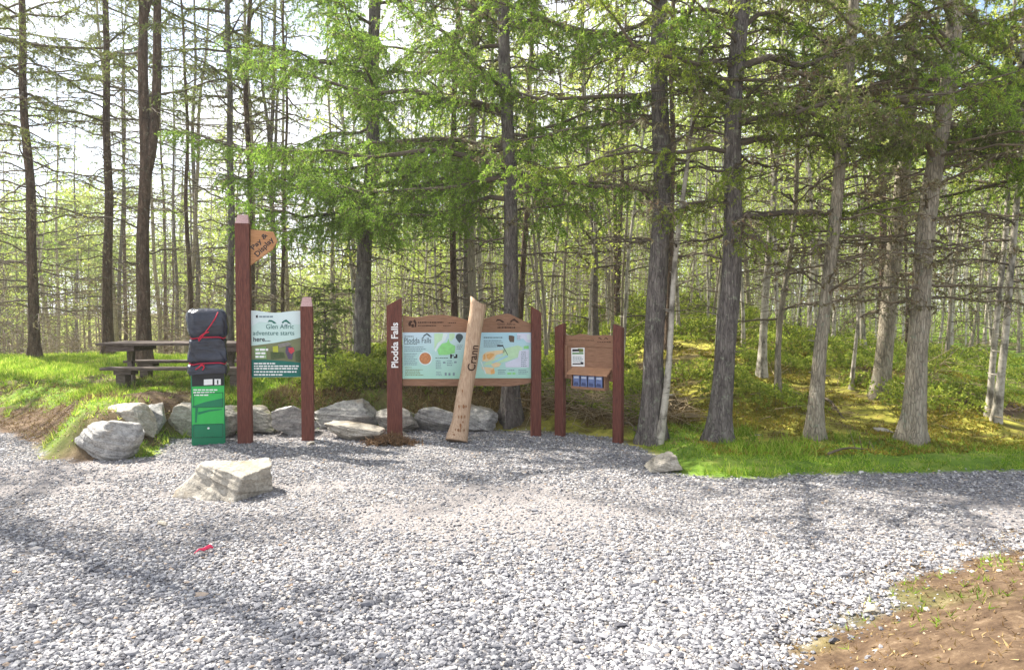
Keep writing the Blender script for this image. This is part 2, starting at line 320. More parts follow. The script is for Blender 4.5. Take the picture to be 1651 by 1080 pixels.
nx, ny = len(xs), len(ys)
VV = np.stack([GX, GY, GZ], -1).reshape(-1, 3)
ii = np.arange(ny - 1)[:, None] * nx; jj = np.arange(nx - 1)[None]
Q = np.stack([ii + jj, ii + jj + 1, ii + jj + nx + 1, ii + jj + nx], -1).reshape(-1, 4)
zone = np.stack([ZG, ZR, ZD, ZF], -1).reshape(-1, 4)
gq = ZG.reshape(-1)[Q].mean(1) > .5
def terrain(name, mask):
    a = Acc(); used = np.unique(Q[mask]); remap = np.full(len(VV), -1); remap[used] = np.arange(len(used)); a.add(VV[used], remap[Q[mask]], 0, True)
    o = a.build(name, GROUND); ca = o.data.color_attributes.new('zone', 'FLOAT_COLOR', 'POINT'); ca.data.foreach_set('color', zone[used].astype(np.float32).ravel())
    return tag(o, kind='structure')
terrain('gravel_yard', gq); terrain('ground', ~gq)

# ------------------------------------------------------------------ crushed stone of the yard
def ico(sub):
    t = (1 + 5**.5) / 2
    V = [(-1, t, 0), (1, t, 0), (-1, -t, 0), (1, -t, 0), (0, -1, t), (0, 1, t), (0, -1, -t), (0, 1, -t), (t, 0, -1), (t, 0, 1), (-t, 0, -1), (-t, 0, 1)]
    F = [(0, 11, 5), (0, 5, 1), (0, 1, 7), (0, 7, 10), (0, 10, 11), (1, 5, 9), (5, 11, 4), (11, 10, 2), (10, 7, 6), (7, 1, 8), (3, 9, 4), (3, 4, 2), (3, 2, 6), (3, 6, 8), (3, 8, 9), (4, 9, 5), (2, 4, 11), (6, 2, 10), (8, 6, 7), (9, 8, 1)]
    V = [np.array(v) / np.linalg.norm(v) for v in V]
    for _ in range(sub):
        mid = {}; nf = []
        def mp_(a, b):
            k = (min(a, b), max(a, b))
            if k not in mid: p = V[a] + V[b]; V.append(p / np.linalg.norm(p)); mid[k] = len(V) - 1
            return mid[k]
        for a, b, c in F:
            x, y, z = mp_(a, b), mp_(b, c), mp_(c, a); nf += [(a, x, z), (b, y, x), (c, z, y), (x, y, z)]
        F = nf
    return np.array(V), np.array(F)
def stones(acc, X, Y, R, r, flatn=.6, sink=.25, lift=0.):
    IV, IF = ico(0); n = len(X)
    V = IV[None] * (1 + r.uniform(-.32, .28, (n, 12, 1))) * R[:, None, None] * np.stack([r.uniform(.8, 1.3, n), r.uniform(.6, 1., n), r.uniform(.38, .72, n) * flatn / .6], 1)[:, None]
    # random tilt and heading
    a = r.uniform(0, 2 * pi, n); tl = r.normal(0, .35, n)
    cx_, sx_ = np.cos(tl), np.sin(tl); y = V[..., 1] * cx_[:, None] - V[..., 2] * sx_[:, None]; z = V[..., 1] * sx_[:, None] + V[..., 2] * cx_[:, None]
    x = V[..., 0]; ca, sa = np.cos(a)[:, None], np.sin(a)[:, None]
    V = np.stack([x * ca - y * sa, x * sa + y * ca, z], -1)
    V += np.stack([X, Y, hgt(X, Y) + R * sink + lift], -1)[:, None]
    acc.add(V.reshape(-1, 3), (IF[None] + (np.arange(n) * 12)[:, None, None]).reshape(-1, 3), 0)
r = np.random.default_rng(11)
n = 380000; Y = 2.2 + 9.0 * r.random(n)**1.35; X = r.uniform(-1, 1, n) * (.76 * Y + .5)
g_, _, dd_, fi_, s1, s2 = zones(X, Y)
keep = (r.random(n) < np.clip(g_ * (1 - .72 * fi_) + .025 * (s1 < .1) * (s2 < .3) * (1 - g_), 0, 1)) & (s1 < .6)
X, Y = X[keep], Y[keep]; R = (1 - .22 * sstep((Y - 3.8) / 1.5)) * (.0048 + .0125 * r.random(len(X))**2.5) * (1 + .9 * (r.random(len(X)) > .992)) + .002 * (Y > 6)
a = Acc(); stones(a, X, Y, R, r); o = a.build('gravel', PEB); tag(o, 'grey crushed stone gravel covering the yard', 'gravel', kind='stuff')

# ------------------------------------------------------------------ boulders
def rock(name, label, bbox, mat, seed, depth=.8, zc=None, sharp=60, tilt=0, base=None, lift=0., planes=None, group=None, small=False, custom=None):
    """bbox in photo pixels -> width and height at the boulder's own distance"""
    x0, y0, x1, y1 = bbox; b = flat((x0 + x1) / 2, y1, lift); Yd = b[1]; mpp = Yd / F_PX
    w = (x1 - x0) * mpp; h = (y1 - y0) * mpp * .84; r_ = np.random.default_rng(seed)
    IV, IF = ico(5 if not small else 3)
    n_ = planes if planes is not None else 11
    D = unit(r_.normal(size=(n_, 3))); off = r_.uniform(.58, .9, n_)
    D = np.concatenate([D, [[0, 0, 1], [0, 0, -1], [0, -1, .15], [1, 0, .1], [-1, 0, .1], [0, 1, 0]]]); D = unit(D)
    off = np.concatenate([off, [.86, .7, 1.0, 1.1, 1.1, 1.0]])
    if custom: D = unit(np.array([c_[:3] for c_ in custom], float)); off = np.array([c_[3] for c_ in custom])
    q = np.clip(IV @ D.T, 1e-3, None) / off[None]; rad = 1 / (np.sum(q**sharp, 1)**(1 / sharp))
    V = IV * rad[:, None]
    for fr, am in ((2.2, .05), (5, .03), (11, .02), (23, .012), (41, .006)):
        ph = r_.uniform(0, 9, 3); V += IV * (am * (np.sin(V[:, 0] * fr * 1.3 + ph[0] + 2 * np.sin(V[:, 1] * fr)) * np.sin(V[:, 1] * fr + ph[1]) + np.sin(V[:, 2] * fr * 1.7 + ph[2] + V[:, 0] * fr * .6)) / 1.5)[:, None]
    ca, sa = cos(tilt), sin(tilt); V = np.stack([V[:, 0] * ca - V[:, 2] * sa, V[:, 1], V[:, 0] * sa + V[:, 2] * ca], 1)
    lo, hi = V.min(0), V.max(0); V = (V - lo) / (hi - lo)
    dp = depth * w; V = V * np.array([w, dp, h * 1.12]) - np.array([w / 2, 0, h * .12])
    a_ = Acc(); a_.add(V, IF, 0, False); z = float(hgt(b[0], b[1])) if not lift else lift
    kx = 1 + min(.5, dp) * .5 / Yd
    o = a_.build(name, mat); o.location = (b[0] * kx, b[1], z * .5 + (0 if not lift else lift * .5)); 
    m = o.modifiers.new('smooth', 'EDGE_SPLIT'); m.split_angle = radians(20)
    for p_ in o.data.polygons: p_.use_smooth = True
    return tag(o, label, 'rock' if small else 'boulder', group)
BG = 'boulders edging the gravel yard'
rock('boulder', 'rounded blue-grey boulder at the front left end of the row, beside the bare earth bank', (115, 668, 238, 747), ROCK, 21, .75, tilt=.05, planes=26, sharp=15, group=BG)
rock('boulder', 'pale rounded boulder in the middle of the three leaning at the left bank', (160, 664, 256, 726), ROCK_L, 22, .8, tilt=-.3, planes=20, sharp=20, group=BG)
rock('boulder', 'grey boulder with a sloping rounded back, just left of the green pay machine', (216, 655, 278, 714), ROCK, 23, 1.1, tilt=-.5, group=BG)
rock('boulder', 'pale veined boulder half hidden by the left edge of the green pay machine', (270, 643, 330, 706), ROCK_L, 24, .8, group=BG, planes=7)
rock('boulder', 'brownish boulder between the green pay machine and the tall red post', (330, 648, 388, 706), ROCK_M, 25, .8, group=BG, planes=7)
rock('boulder', 'squarish tan boulder right behind the foot of the tall red post', (379, 651, 452, 701), ROCK_M, 26, .8, group=BG, planes=8)
rock('boulder', 'smooth grey leaning boulder behind the short red post', (443, 645, 516, 703), ROCK, 27, .8, group=BG, tilt=.35)
rock('boulder', 'long slab boulder with a peaked right end, lying on top of another slab', (505, 638, 612, 692), ROCK, 28, .6, lift=.0, group=BG, tilt=.22)
rock('boulder', 'low flat slab boulder underneath the long peaked slab', (520, 683, 625, 713), ROCK_L, 29, .7, group=BG)
rock('boulder', 'small mossy boulder behind the left post of the double map board', (606, 654, 678, 699), ROCK_M, 30, .8, group=BG)
rock('boulder', 'grey boulder with a jagged top left of the leaning log', (667, 652, 740, 698), ROCK, 31, .8, group=BG, planes=14)
rock('boulder', 'blue-grey pointed boulder right of the leaning log foot', (728, 650, 805, 696), ROCK, 32, .8, group=BG, tilt=-.4)
rock('boulder', 'large pale angular boulder standing alone on the open gravel', (274, 742, 440, 809), ROCK_L, 40, .75, group=BG, sharp=40, custom=[(.10, -.2, 1, .40), (-.30, -.95, .38, .55), (.86, -.5, .0, .95), (-.85, .0, .62, .78), (.1, 1, .2, .7), (1, .5, .1, 1.0), (0, 0, -1, .5), (-.1, .3, 1, .44), (-.6, -.7, .6, .72)])
rock('edging_stone', 'pale stone at the gravel corner below the big spruce and birch stem', (1040, 730, 1098, 762), ROCK_L, 35, 1., planes=6)
for q, (x_, y_, s_, t_) in enumerate([(262, 845, 9, 'small stone lying left below the lone pale boulder'), (500, 716, 7, 'small stone near the foot of the short red post'), (1225, 712, 10, 'pale stone in the grass between two big trees'), (1424, 702, 15, 'pale flat stone in the grass just left of the big leaning trunk'), (1405, 990, 16, 'flat grey stone on the bare earth bank'), (648, 699, 8, 'small white stone beside the left post of the double map board')]):
    rock('small_stone', t_, (x_ - s_, y_ - s_ * .6, x_ + s_, y_ + s_ * .35), ROCK_L, 50 + q, .8, small=True)

# ------------------------------------------------------------------ sign boards
class Plane:
    """vertical board plane through two ground points; px -> (u, z)"""
    def __init__(s, A, B):
        s.A = np.array([A[0], A[1], 0.]); s.B = np.array([B[0], B[1], 0.]); s.U = unit(s.B - s.A); s.rz = math.atan2(s.U[1], s.U[0]); s.Nn = np.cross(s.U, [0, 0, 1.])
    def uz(s, px, py, off=0):
        d = ray(px, py); t = ((s.A + s.Nn * off - C0) @ s.Nn) / (d @ s.Nn); P = C0 + d * t; return float((P - s.A) @ s.U), float(P[2])
    def pts(s, L_, off=0): return [s.uz(a, b, off) for a, b in L_]
def ccw(p):
    a = sum(p[i][0] * p[(i + 1) % len(p)][1] - p[(i + 1) % len(p)][0] * p[i][1] for i in range(len(p))); return p if a > 0 else p[::-1]
def shape(acc, pl, pxs, y0, y1, mat=0): acc.prism(ccw(pl.pts(pxs)), y0, y1, mat)
def quads(acc, pl, pxs, y, mat=0):
    p = ccw(pl.pts(pxs)); acc.poly([(u, y, z) for u, z in p], mat)
def text(name, s, pl, c, wpx, hpx, mat, parent, y, rot=0., ext=.0008, bold=0., shear=0.):
    """lettering centred on pixel c, fitted to wpx x hpx along its own reading direction"""
    cu = bpy.data.curves.new(name, 'FONT'); cu.body = s; cu.extrude = .01; cu.offset = bold; cu.shear = shear
    ob = bpy.data.objects.new(name, cu); COL.objects.link(ob); dg = bpy.context.evaluated_depsgraph_get(); dg.update()
    me = bpy.data.meshes.new_from_object(ob.evaluated_get(dg)); bpy.data.objects.remove(ob)
    n_ = len(me.vertices); co = np.zeros(n_ * 3); me.vertices.foreach_get('co', co); co = co.reshape(-1, 3)
    lo, hi = co.min(0), co.max(0); co = (co - (lo + hi) / 2) / (hi - lo)
    u0, z0 = pl.uz(*c); mpp = abs(pl.uz(c[0] + 10, c[1])[0] - u0) / 10; mz = abs(pl.uz(c[0], c[1] + 10)[1] - z0) / 10
    x = co[:, 0] * wpx * mz; z = co[:, 1] * hpx * mz
    ca, sa = cos(rot), sin(rot); out_ = np.stack([u0 + x * ca - z * sa, y - co[:, 2] * ext, z0 + x * sa + z * ca], 1)
    me.vertices.foreach_set('co', out_.astype(np.float32).ravel()); me.update(); me.materials.clear(); me.materials.append(mat)
    for p_ in me.polygons: p_.material_index = 0
    o = bpy.data.objects.new(name, me); COL.objects.link(o); o.parent = parent; return o
def lines(acc, pl, x0, y0, x1, y1, rows, mat, y, r_, fill=.8, thick=.45):
    """rows of small print too small to read in the photo: word-length bars"""
    st = (y1 - y0) / rows
    for k in range(rows):
        x = x0; yy = y0 + st * (k + .5); end = x1 - (x1 - x0) * r_.uniform(0, .3)
        while x < end:
            w = min(r_.uniform(.8, 3.2), end - x)
            quads(acc, pl, [(x, yy - st * thick / 2), (x + w, yy - st * thick / 2), (x + w, yy + st * thick / 2), (x, yy + st * thick / 2)], y, mat); x += w + .7
INK = plain('dark_ink', rgb(40, 38, 44), .6, .05); INK_S = plain('grey_ink', rgb(120, 140, 148), .6, .05); WHITE = plain('white_paint', rgb(232, 232, 230), .5, .04)
BURN = plain('engraved_dark', rgb(62, 40, 30), .8, .1); TEAL = plain('teal_print', rgb(20, 104, 92), .35, .06); TEALT = plain('teal_ink', rgb(34, 96, 92), .4, .05)
PAPER = plain('pale_print', rgb(206, 222, 222), .35, .03, 3, .5); MINT = plain('mint_print', rgb(190, 216, 210), .35, .04, 3, .5); 
GRN1 = plain('map_green', rgb(138, 208, 130), .35, .1, 20); GRN2 = plain('map_pale_green', rgb(184, 218, 178), .35, .06, 20); ORA = plain('map_orange', rgb(222, 170, 104), .35, .15, 30)
PCH = plain('map_peach', rgb(224, 200, 158), .35, .06, 20); LIL = plain('map_lilac', rgb(206, 210, 226), .35, .04); BLU = plain('map_blue', rgb(160, 204, 216), .35, .05)
COP = plain('copper_print', rgb(186, 126, 82), .35, .25, 60); BRN = plain('brown_print', rgb(92, 78, 66), .4, .3, 60)
def posterbase(name, c0, c1, c2):
    m, n, b, l = newmat(name); t = N(n, 'ShaderNodeTexCoord'); s = N(n, 'ShaderNodeSeparateXYZ'); l(t.outputs['Generated'], s.inputs[0])
    r_ = ramp(n, [(0, c0), (.55, c1), (1, c2)]); ad = N(n, 'ShaderNodeMath', operation='ADD'); l(s.outputs[2], ad.inputs[0]); v = noise(n, t.outputs['Generated'], 3, 3)
    mm = N(n, 'ShaderNodeMath', operation='MULTIPLY_ADD'); l(v, mm.inputs[0]); mm.inputs[1].default_value = .3; mm.inputs[2].default_value = -.15; l(mm.outputs[0], ad.inputs[1])
    l(ad.outputs[0], r_.inputs[0]); l(r_.outputs[0], b.inputs['Base Color']); b.inputs['Roughness'].default_value = .25; return m
POS1 = posterbase('left_poster_print', rgb(160, 208, 186), rgb(172, 208, 206), rgb(190, 212, 224)); POS2 = posterbase('right_poster_print', rgb(160, 210, 192), rgb(176, 210, 212), rgb(164, 206, 222))
def postmesh(pl, uc, w, zpts, y0, y1):
    """zpts: (z at left, z at right) slanted top"""
    a_ = Acc(); zl, zr = zpts; a_.prism([(uc - w / 2, -.12), (uc + w / 2, -.12), (uc + w / 2, zr), (uc - w / 2, zl)], y0, y1); return a_
# --- welcome sign with tall post
A, B = flat(396, 713), flat(497, 710); pl = Plane(A, B)
t = thing('welcome_sign', 'pale green welcome panel between a tall and a short red-brown post, with finger board', 'sign', A, pl.rz)
zt = pl.uz(393, 361)[1]; w = .152
a = Acc(); a.box((-w / 2, -.06, -.12), (w / 2, .05, zt)); a.build('post', POST, t, bevel=.006)
a = Acc(); zz = pl.uz(393, 346)[1]; a.add([(-w / 2 + .003, -.057, zt), (w / 2 - .003, -.057, zt), (w / 2 - .003, .047, zt), (-w / 2 + .003, .047, zt), (-w / 2 + .02, .02, zz), (w / 2 - .025, .02, zz), (w / 2 - .025, .047, zz), (-w / 2 + .02, .047, zz)], [(0, 1, 5, 4), (1, 2, 6, 5), (2, 3, 7, 6), (3, 0, 4, 7), (4, 5, 6, 7)]); a.build('post_top', CAPM, t)
u2 = pl.uz(497, 710)[0]; zt = pl.uz(494, 494)[1]; zz = pl.uz(494, 479)[1]; w2 = .135
a = Acc(); a.box((u2 - w2 / 2, -.06, -.12), (u2 + w2 / 2, .05, zt)); a.build('post', POST, t, bevel=.006)
a = Acc(); q = u2 - w2 / 2 + .003; q1 = u2 + w2 / 2 - .003; a.add([(q, -.057, zt), (q1, -.057, zt), (q1, .047, zt), (q, .047, zt), (q + .015, .02, zz), (q1 - .02, .02, zz), (q1 - .02, .047, zz), (q + .015, .047, zz)], [(0, 1, 5, 4), (1, 2, 6, 5), (2, 3, 7, 6), (3, 0, 4, 7), (4, 5, 6, 7)]); a.build('post_top', CAPM, t)
Zp = lambda x, y: (400 + x / 8.31, 490 + y / 8.31)
top = [Zp(40, 88), Zp(120, 92), Zp(200, 103), Zp(280, 115), Zp(360, 118), Zp(440, 115), Zp(520, 103), Zp(600, 95), Zp(745, 90)]
a = Acc(); shape(a, pl, top + [Zp(745, 975), Zp(50, 985)], .0, .018, 0); pan = a.build('panel', [PAPER], t)
a = Acc()
quads(a, pl, [Zp(46, 560), Zp(46, 300), Zp(150, 240), Zp(300, 250), Zp(500, 300), Zp(600, 270), Zp(742, 275), Zp(742, 440), Zp(560, 485), Zp(360, 520)], -.002, 0)
PH = posterbase('photo_print', rgb(84, 92, 60), rgb(112, 118, 80), rgb(92, 90, 80))
quads(a, pl, [Zp(46, 560), Zp(360, 520), Zp(560, 485), Zp(742, 440), Zp(742, 800), Zp(46, 745)], -.002, 1)
quads(a, pl, [Zp(46, 745), Zp(250, 748), Zp(500, 765), Zp(742, 790), Zp(742, 972), Zp(50, 982)], -.0035, 2)
quads(a, pl, [Zp(85, 590), Zp(240, 570), Zp(250, 735), Zp(95, 735)], -.0035, 3)
for pg, m_ in [([(330, 570), (400, 560), (405, 650), (335, 650)], 4), ([(300, 640), (480, 650), (500, 720), (310, 745)], 5), ([(510, 570), (560, 560), (600, 580), (625, 600), (600, 690), (590, 745), (540, 735), (500, 640)], 6), ([(540, 590), (605, 580), (625, 630), (580, 670), (545, 640)], 7), ([(630, 640), (735, 600), (735, 780), (640, 770)], 5), ([(400, 540), (540, 510), (580, 540), (520, 560), (420, 590)], 8)]:
    quads(a, pl, [Zp(*p_) for p_ in pg], -.0032 - .0004 * m_, m_)
a.build('print', [MINT, PH, TEAL, plain('caption_green', rgb(110, 150, 84), .4, .1), plain('jacket_yellow', rgb(170, 176, 60), .4, .1), plain('photo_dark', rgb(70, 84, 50), .4, .2, 60), plain('photo_purple', rgb(84, 70, 92), .4, .2, 60), plain('jacket_red', rgb(190, 66, 74), .4, .2, 60), plain('photo_grey', rgb(128, 124, 118), .4, .2, 60)], pan)
r_ = np.random.default_rng(5); a = Acc()
for k, (y_, e) in enumerate([(797, 370), (832, 680), (866, 670), (908, 650), (948, 460)]):
    x_ = 80
    while x_ < e:
        w_ = min(r_.uniform(20, 60), e - x_); quads(a, pl, [Zp(x_, y_ - 9), Zp(x_ + w_, y_ - 9), Zp(x_ + w_, y_ + 9), Zp(x_, y_ + 9)], -.0055, 0); x_ += w_ + 9
for y_, e in [(612, 270), (660, 235), (706, 232)]:
    x_ = 100
    while x_ < e: w_ = min(r_.uniform(35, 70), e - x_); quads(a, pl, [Zp(x_, y_ - 14), Zp(x_ + w_, y_ - 14), Zp(x_ + w_, y_ + 14), Zp(x_, y_ + 14)], -.0055, 0); x_ += w_ + 10
x_ = 150
while x_ < 330: quads(a, pl, [Zp(x_, 160), Zp(x_ + 40, 160), Zp(x_ + 40, 180), Zp(x_, 180)], -.0045, 1); x_ += 48
quads(a, pl, [Zp(105, 155), Zp(130, 148), Zp(132, 185), Zp(108, 186)], -.0045, 2)
a.build('small_print', [WHITE, INK_S, INK], pan)
def hill_mark(acc, pl, P0, y, mat, s=1.):
    """two brush-stroke hill profiles as in the emblem"""
    for pg in ([(262, 245), (280, 215), (320, 218), (360, 240), (380, 262), (345, 262), (320, 240), (290, 238)], [(450, 245), (480, 222), (510, 208), (545, 235), (580, 268), (545, 264), (515, 240), (490, 238), (465, 262)]):
        quads(acc, pl, [P0(*p_) for p_ in pg], y, mat)
a = Acc(); hill_mark(a, pl, Zp, -.0045, 0); a.build('emblem', TEAL, pan)
text('lettering', 'Glen Affric', pl, Zp(428, 302), 43, 7.5, TEALT, pan, -.0045, bold=0)
text('lettering', 'adventure starts', pl, Zp(343, 388), 64, 7.2, TEALT, pan, -.0045, bold=.0)
text('lettering', 'here....', pl, Zp(185, 472), 26, 7.4, INK, pan, -.0045, bold=.015)
a = Acc(); fb = [(404, 370), (441, 374), (447, 389), (440, 402), (404, 428)]; shape(a, pl, fb, -.01, .03); fing = a.build('finger_board', FINGER, t, bevel=.003)
text('lettering', 'Pay &', pl, (419, 390), 33, 10, INK, fing, -.011, rot=radians(47), bold=.02)
text('lettering', 'Display', pl, (427, 399), 38, 11, INK, fing, -.011, rot=radians(47), bold=.02)
# --- double map board
A, B = flat(636.5, 706), flat(863, 700); pl = Plane(A, B)
t = thing('map_board', 'wide wooden board with two pale map posters between red-brown posts with slanted tops', 'notice board', A, pl.rz)
for xa, xb, yl, yr, th in ((624.5, 649, 493, 480, .12), (856, 871, 494, 504, .11)):
    a = Acc(); ub, ue = pl.uz(xa, 700)[0], pl.uz(xb, 700)[0]; a.prism([(ub, -.12), (ue, -.12), (ue, pl.uz(xb, yr)[1]), (ub, pl.uz(xa, yl)[1])], -.07, -.07 + th); pst = a.build('post', POST, t, bevel=.006)
    if xa < 700: text('lettering', 'Plodda Falls', pl, (636.5, 556), 72, 11, WHITE, pst, -.0712, rot=radians(90), bold=.02)
Za = lambda x, y: (640 + x / 8.31, 500 + y / 8.31); Zb = lambda x, y: (760 + x / 8.31, 500 + y / 8.31)
top = [(649, 508.5), (659, 510), (670, 511.3), (680, 511), (692, 507.8), (702, 508), (712, 507.5), (722, 508.5), (736, 511), (748, 514.5), (757, 518), (775, 517), (782, 514), (797, 509), (808, 507.5), (818, 505.5), (824, 507), (836, 513), (848, 518.5), (857, 522)]
bot = [(857, 616), (846, 619.5), (834, 621.5), (820, 623), (800, 622.5), (760, 622), (700, 622.5), (649, 622)]
a = Acc(); shape(a, pl, top + bot, .0, .035); brd = a.build('back_board', BOARD, t, bevel=.004)
a = Acc(); shape(a, pl, [(649, 536), (756, 536), (756, 610.5), (649, 610.5)], -.006, -.001); p1 = a.build('poster', POS1, t)
a = Acc(); shape(a, pl, [(758, 536), (856, 536), (856, 609.5), (758, 609.5)], -.006, -.001); p2 = a.build('poster', POS2, t)
r_ = np.random.default_rng(8); ml = [GRN1, GRN2, COP, INK_S, INK, PAPER, plain('olive_ink', rgb(128, 138, 96)), plain('slate_print', rgb(60, 78, 84), .4, .1)]
a = Acc(); y1_ = -.0075
def circ(cx_, cy_, rx, ry, n_=20): return [(cx_ + rx * cos(2 * pi * k / n_), cy_ + ry * sin(2 * pi * k / n_)) for k in range(n_)]
quads(a, pl, [Za(*p_) for p_ in [(500, 312), (620, 312), (600, 400), (540, 440), (500, 530)]], y1_, 1)
quads(a, pl, [Za(*p_) for p_ in [(620, 312), (680, 312), (650, 400), (560, 480), (520, 560), (500, 530), (560, 430), (600, 400)]], y1_, 5)
quads(a, pl, [Za(*p_) for p_ in [(540, 530), (600, 450), (670, 430), (690, 380), (710, 440), (780, 480), (775, 575), (660, 600), (560, 600)]], y1_, 0)
quads(a, pl, [Za(*p_) for p_ in [(700, 312), (775, 312), (770, 370), (720, 420), (700, 380)]], y1_, 1)
quads(a, pl, [Za(*p_) for p_ in circ(380, 645, 92, 92)], y1_, 5); quads(a, pl, [Za(*p_) for p_ in circ(378, 645, 78, 78)], y1_ - .0012, 2)
quads(a, pl, [Za(*p_) for p_ in circ(835, 360, 50, 46)], y1_, 7); quads(a, pl, [Za(*p_) for p_ in [(800, 395), (870, 395), (838, 442)]], y1_ - .0006, 7)
for gx, gy, w_, h_ in [(712, 590, 24, 55), (760, 620, 40, 22), (785, 590, 24, 50), (735, 600, 30, 12), (640, 835, 26, 40), (690, 840, 26, 36), (748, 835, 26, 40), (615, 690, 34, 22), (765, 685, 34, 22)]:
    quads(a, pl, [Za(gx, gy), Za(gx + w_, gy), Za(gx + w_, gy + h_), Za(gx, gy + h_)], y1_, 4 if gy < 640 else 3)
for bx in [(100, 340, 235, 362, 1, 4), (100, 445, 300, 465, 1, 4), (100, 480, 410, 560, 3, 3), (100, 570, 280, 740, 7, 3), (110, 755, 220, 775, 1, 6), (110, 785, 380, 880, 4, 6), (515, 630, 690, 648, 1, 4), (520, 665, 600, 790, 5, 3), (670, 665, 750, 750, 3, 3), (800, 460, 880, 530, 3, 3), (525, 820, 610, 880, 3, 3)]:
    (xa, ya), (xb, yb) = Za(bx[0], bx[1]), Za(bx[2], bx[3]); lines(a, pl, xa, ya, xb, yb, bx[4], bx[5], y1_, r_)
a.build('print', ml, p1)
a = Acc(); quads(a, pl, [Za(*p_) for p_ in [(340, 372), (360, 335), (400, 308), (430, 325), (470, 368), (430, 350), (400, 328), (375, 345)]], y1_, 0); a.build('emblem', ml[7], p1)
text('lettering', 'Plodda Falls', pl, Za(278, 405), 43, 8.5, ml[7], p1, y1_, bold=.0)
a = Acc(); m2 = [ORA, PCH, GRN2, LIL, BLU, INK_S, INK, BRN, PAPER, GRN1]
for pg, m_, dy in [([(150, 600), (200, 560), (330, 540), (450, 530), (440, 570), (330, 600), (300, 660), (200, 690), (145, 680)], 1, 0), ([(200, 590), (260, 575), (310, 585), (290, 620), (240, 660), (205, 640)], 0, 1), ([(160, 600), (185, 575), (190, 650), (160, 670)], 0, 1),
    ([(420, 520), (620, 470), (690, 500), (640, 620), (480, 680), (330, 720), (150, 740), (200, 700), (420, 610)], 2, 0), ([(260, 700), (470, 600), (500, 620), (300, 712)], 4, 1), ([(260, 730), (330, 695), (400, 715), (370, 755), (300, 770)], 1, 1), ([(130, 765), (180, 760), (300, 770), (320, 830), (270, 860), (200, 850)], 1, 1), ([(255, 800), (305, 780), (310, 850), (260, 855)], 0, 2),
    ([(450, 705), (620, 640), (640, 540), (770, 530), (770, 765), (460, 765)], 3, 1), ([(545, 340), (500, 338), (500, 390), (515, 425), (570, 430), (575, 350)], 7, 1), ([(610, 310), (795, 310), (795, 440), (740, 430), (690, 380), (610, 400)], 3, 0), ([(740, 330), (790, 320), (795, 400), (750, 390)], 8, 1),
    ([(700, 480), (765, 475), (768, 515), (700, 518)], 9, 1), ([(345, 465), (425, 465), (428, 485), (345, 485)], 6, 1), ([(418, 485), (428, 485), (490, 600), (484, 604)], 6, 1), ([(480, 835), (535, 835), (535, 860), (480, 860)], 9, 1), ([(550, 835), (590, 835), (590, 860), (550, 860)], 9, 1), ([(120, 680), (135, 690), (200, 850), (185, 855)], 8, 2)]:
    quads(a, pl, [Zb(*p_) for p_ in pg], y1_ - .0007 * dy, m_)
for bx in [(165, 355, 470, 378, 1, 6), (165, 395, 460, 500, 4, 5), (355, 790, 470, 860, 3, 5), (500, 790, 590, 815, 1, 5), (630, 790, 760, 860, 3, 5), (665, 550, 750, 760, 8, 5), (610, 340, 670, 400, 3, 5)]:
    (xa, ya), (xb, yb) = Zb(bx[0], bx[1]), Zb(bx[2], bx[3]); lines(a, pl, xa, ya, xb, yb, bx[4], bx[5], y1_ - .0014, r_)
a.build('print', m2, p2)
a = Acc()
for pg in ([(150, 180), (175, 140), (215, 150), (190, 175), (185, 215), (160, 215)], [(215, 150), (240, 120), (262, 165), (258, 225), (235, 228), (240, 180)], [(190, 190), (225, 185), (230, 230), (195, 230)]): quads(a, pl, [Za(*p_) for p_ in pg], -.0012, 0)
for bx in [(280, 150, 640, 180, 1), (280, 195, 600, 222, 1), (680, 158, 810, 180, 1), (620, 200, 740, 218, 1)]:
    (xa, ya), (xb, yb) = Za(*bx[:2]), Za(*bx[2:4]); lines(a, pl, xa, ya, xb, yb, 1, 0, -.0012, r_, thick=.6)
Zc = lambda x, y: (760 + (x * 1.0 + 65) / 8.31, 500 + (y - 95) / 8.31)
hill_mark(a, pl, Zc, -.0012, 0); a.build('engraved_emblem', BURN, brd)
text('engraved_lettering', 'Glen Affric', pl, Zb(470, 186), 29, 4, BURN, brd, -.0012)
(xa, ya), (xb, yb) = Zb(350, 218), Zb(570, 248); a = Acc(); lines(a, pl, xa, ya, xb + 12, yb, 1, 0, -.0012, r_, thick=.7); a.build('engraved_line', BURN, brd)
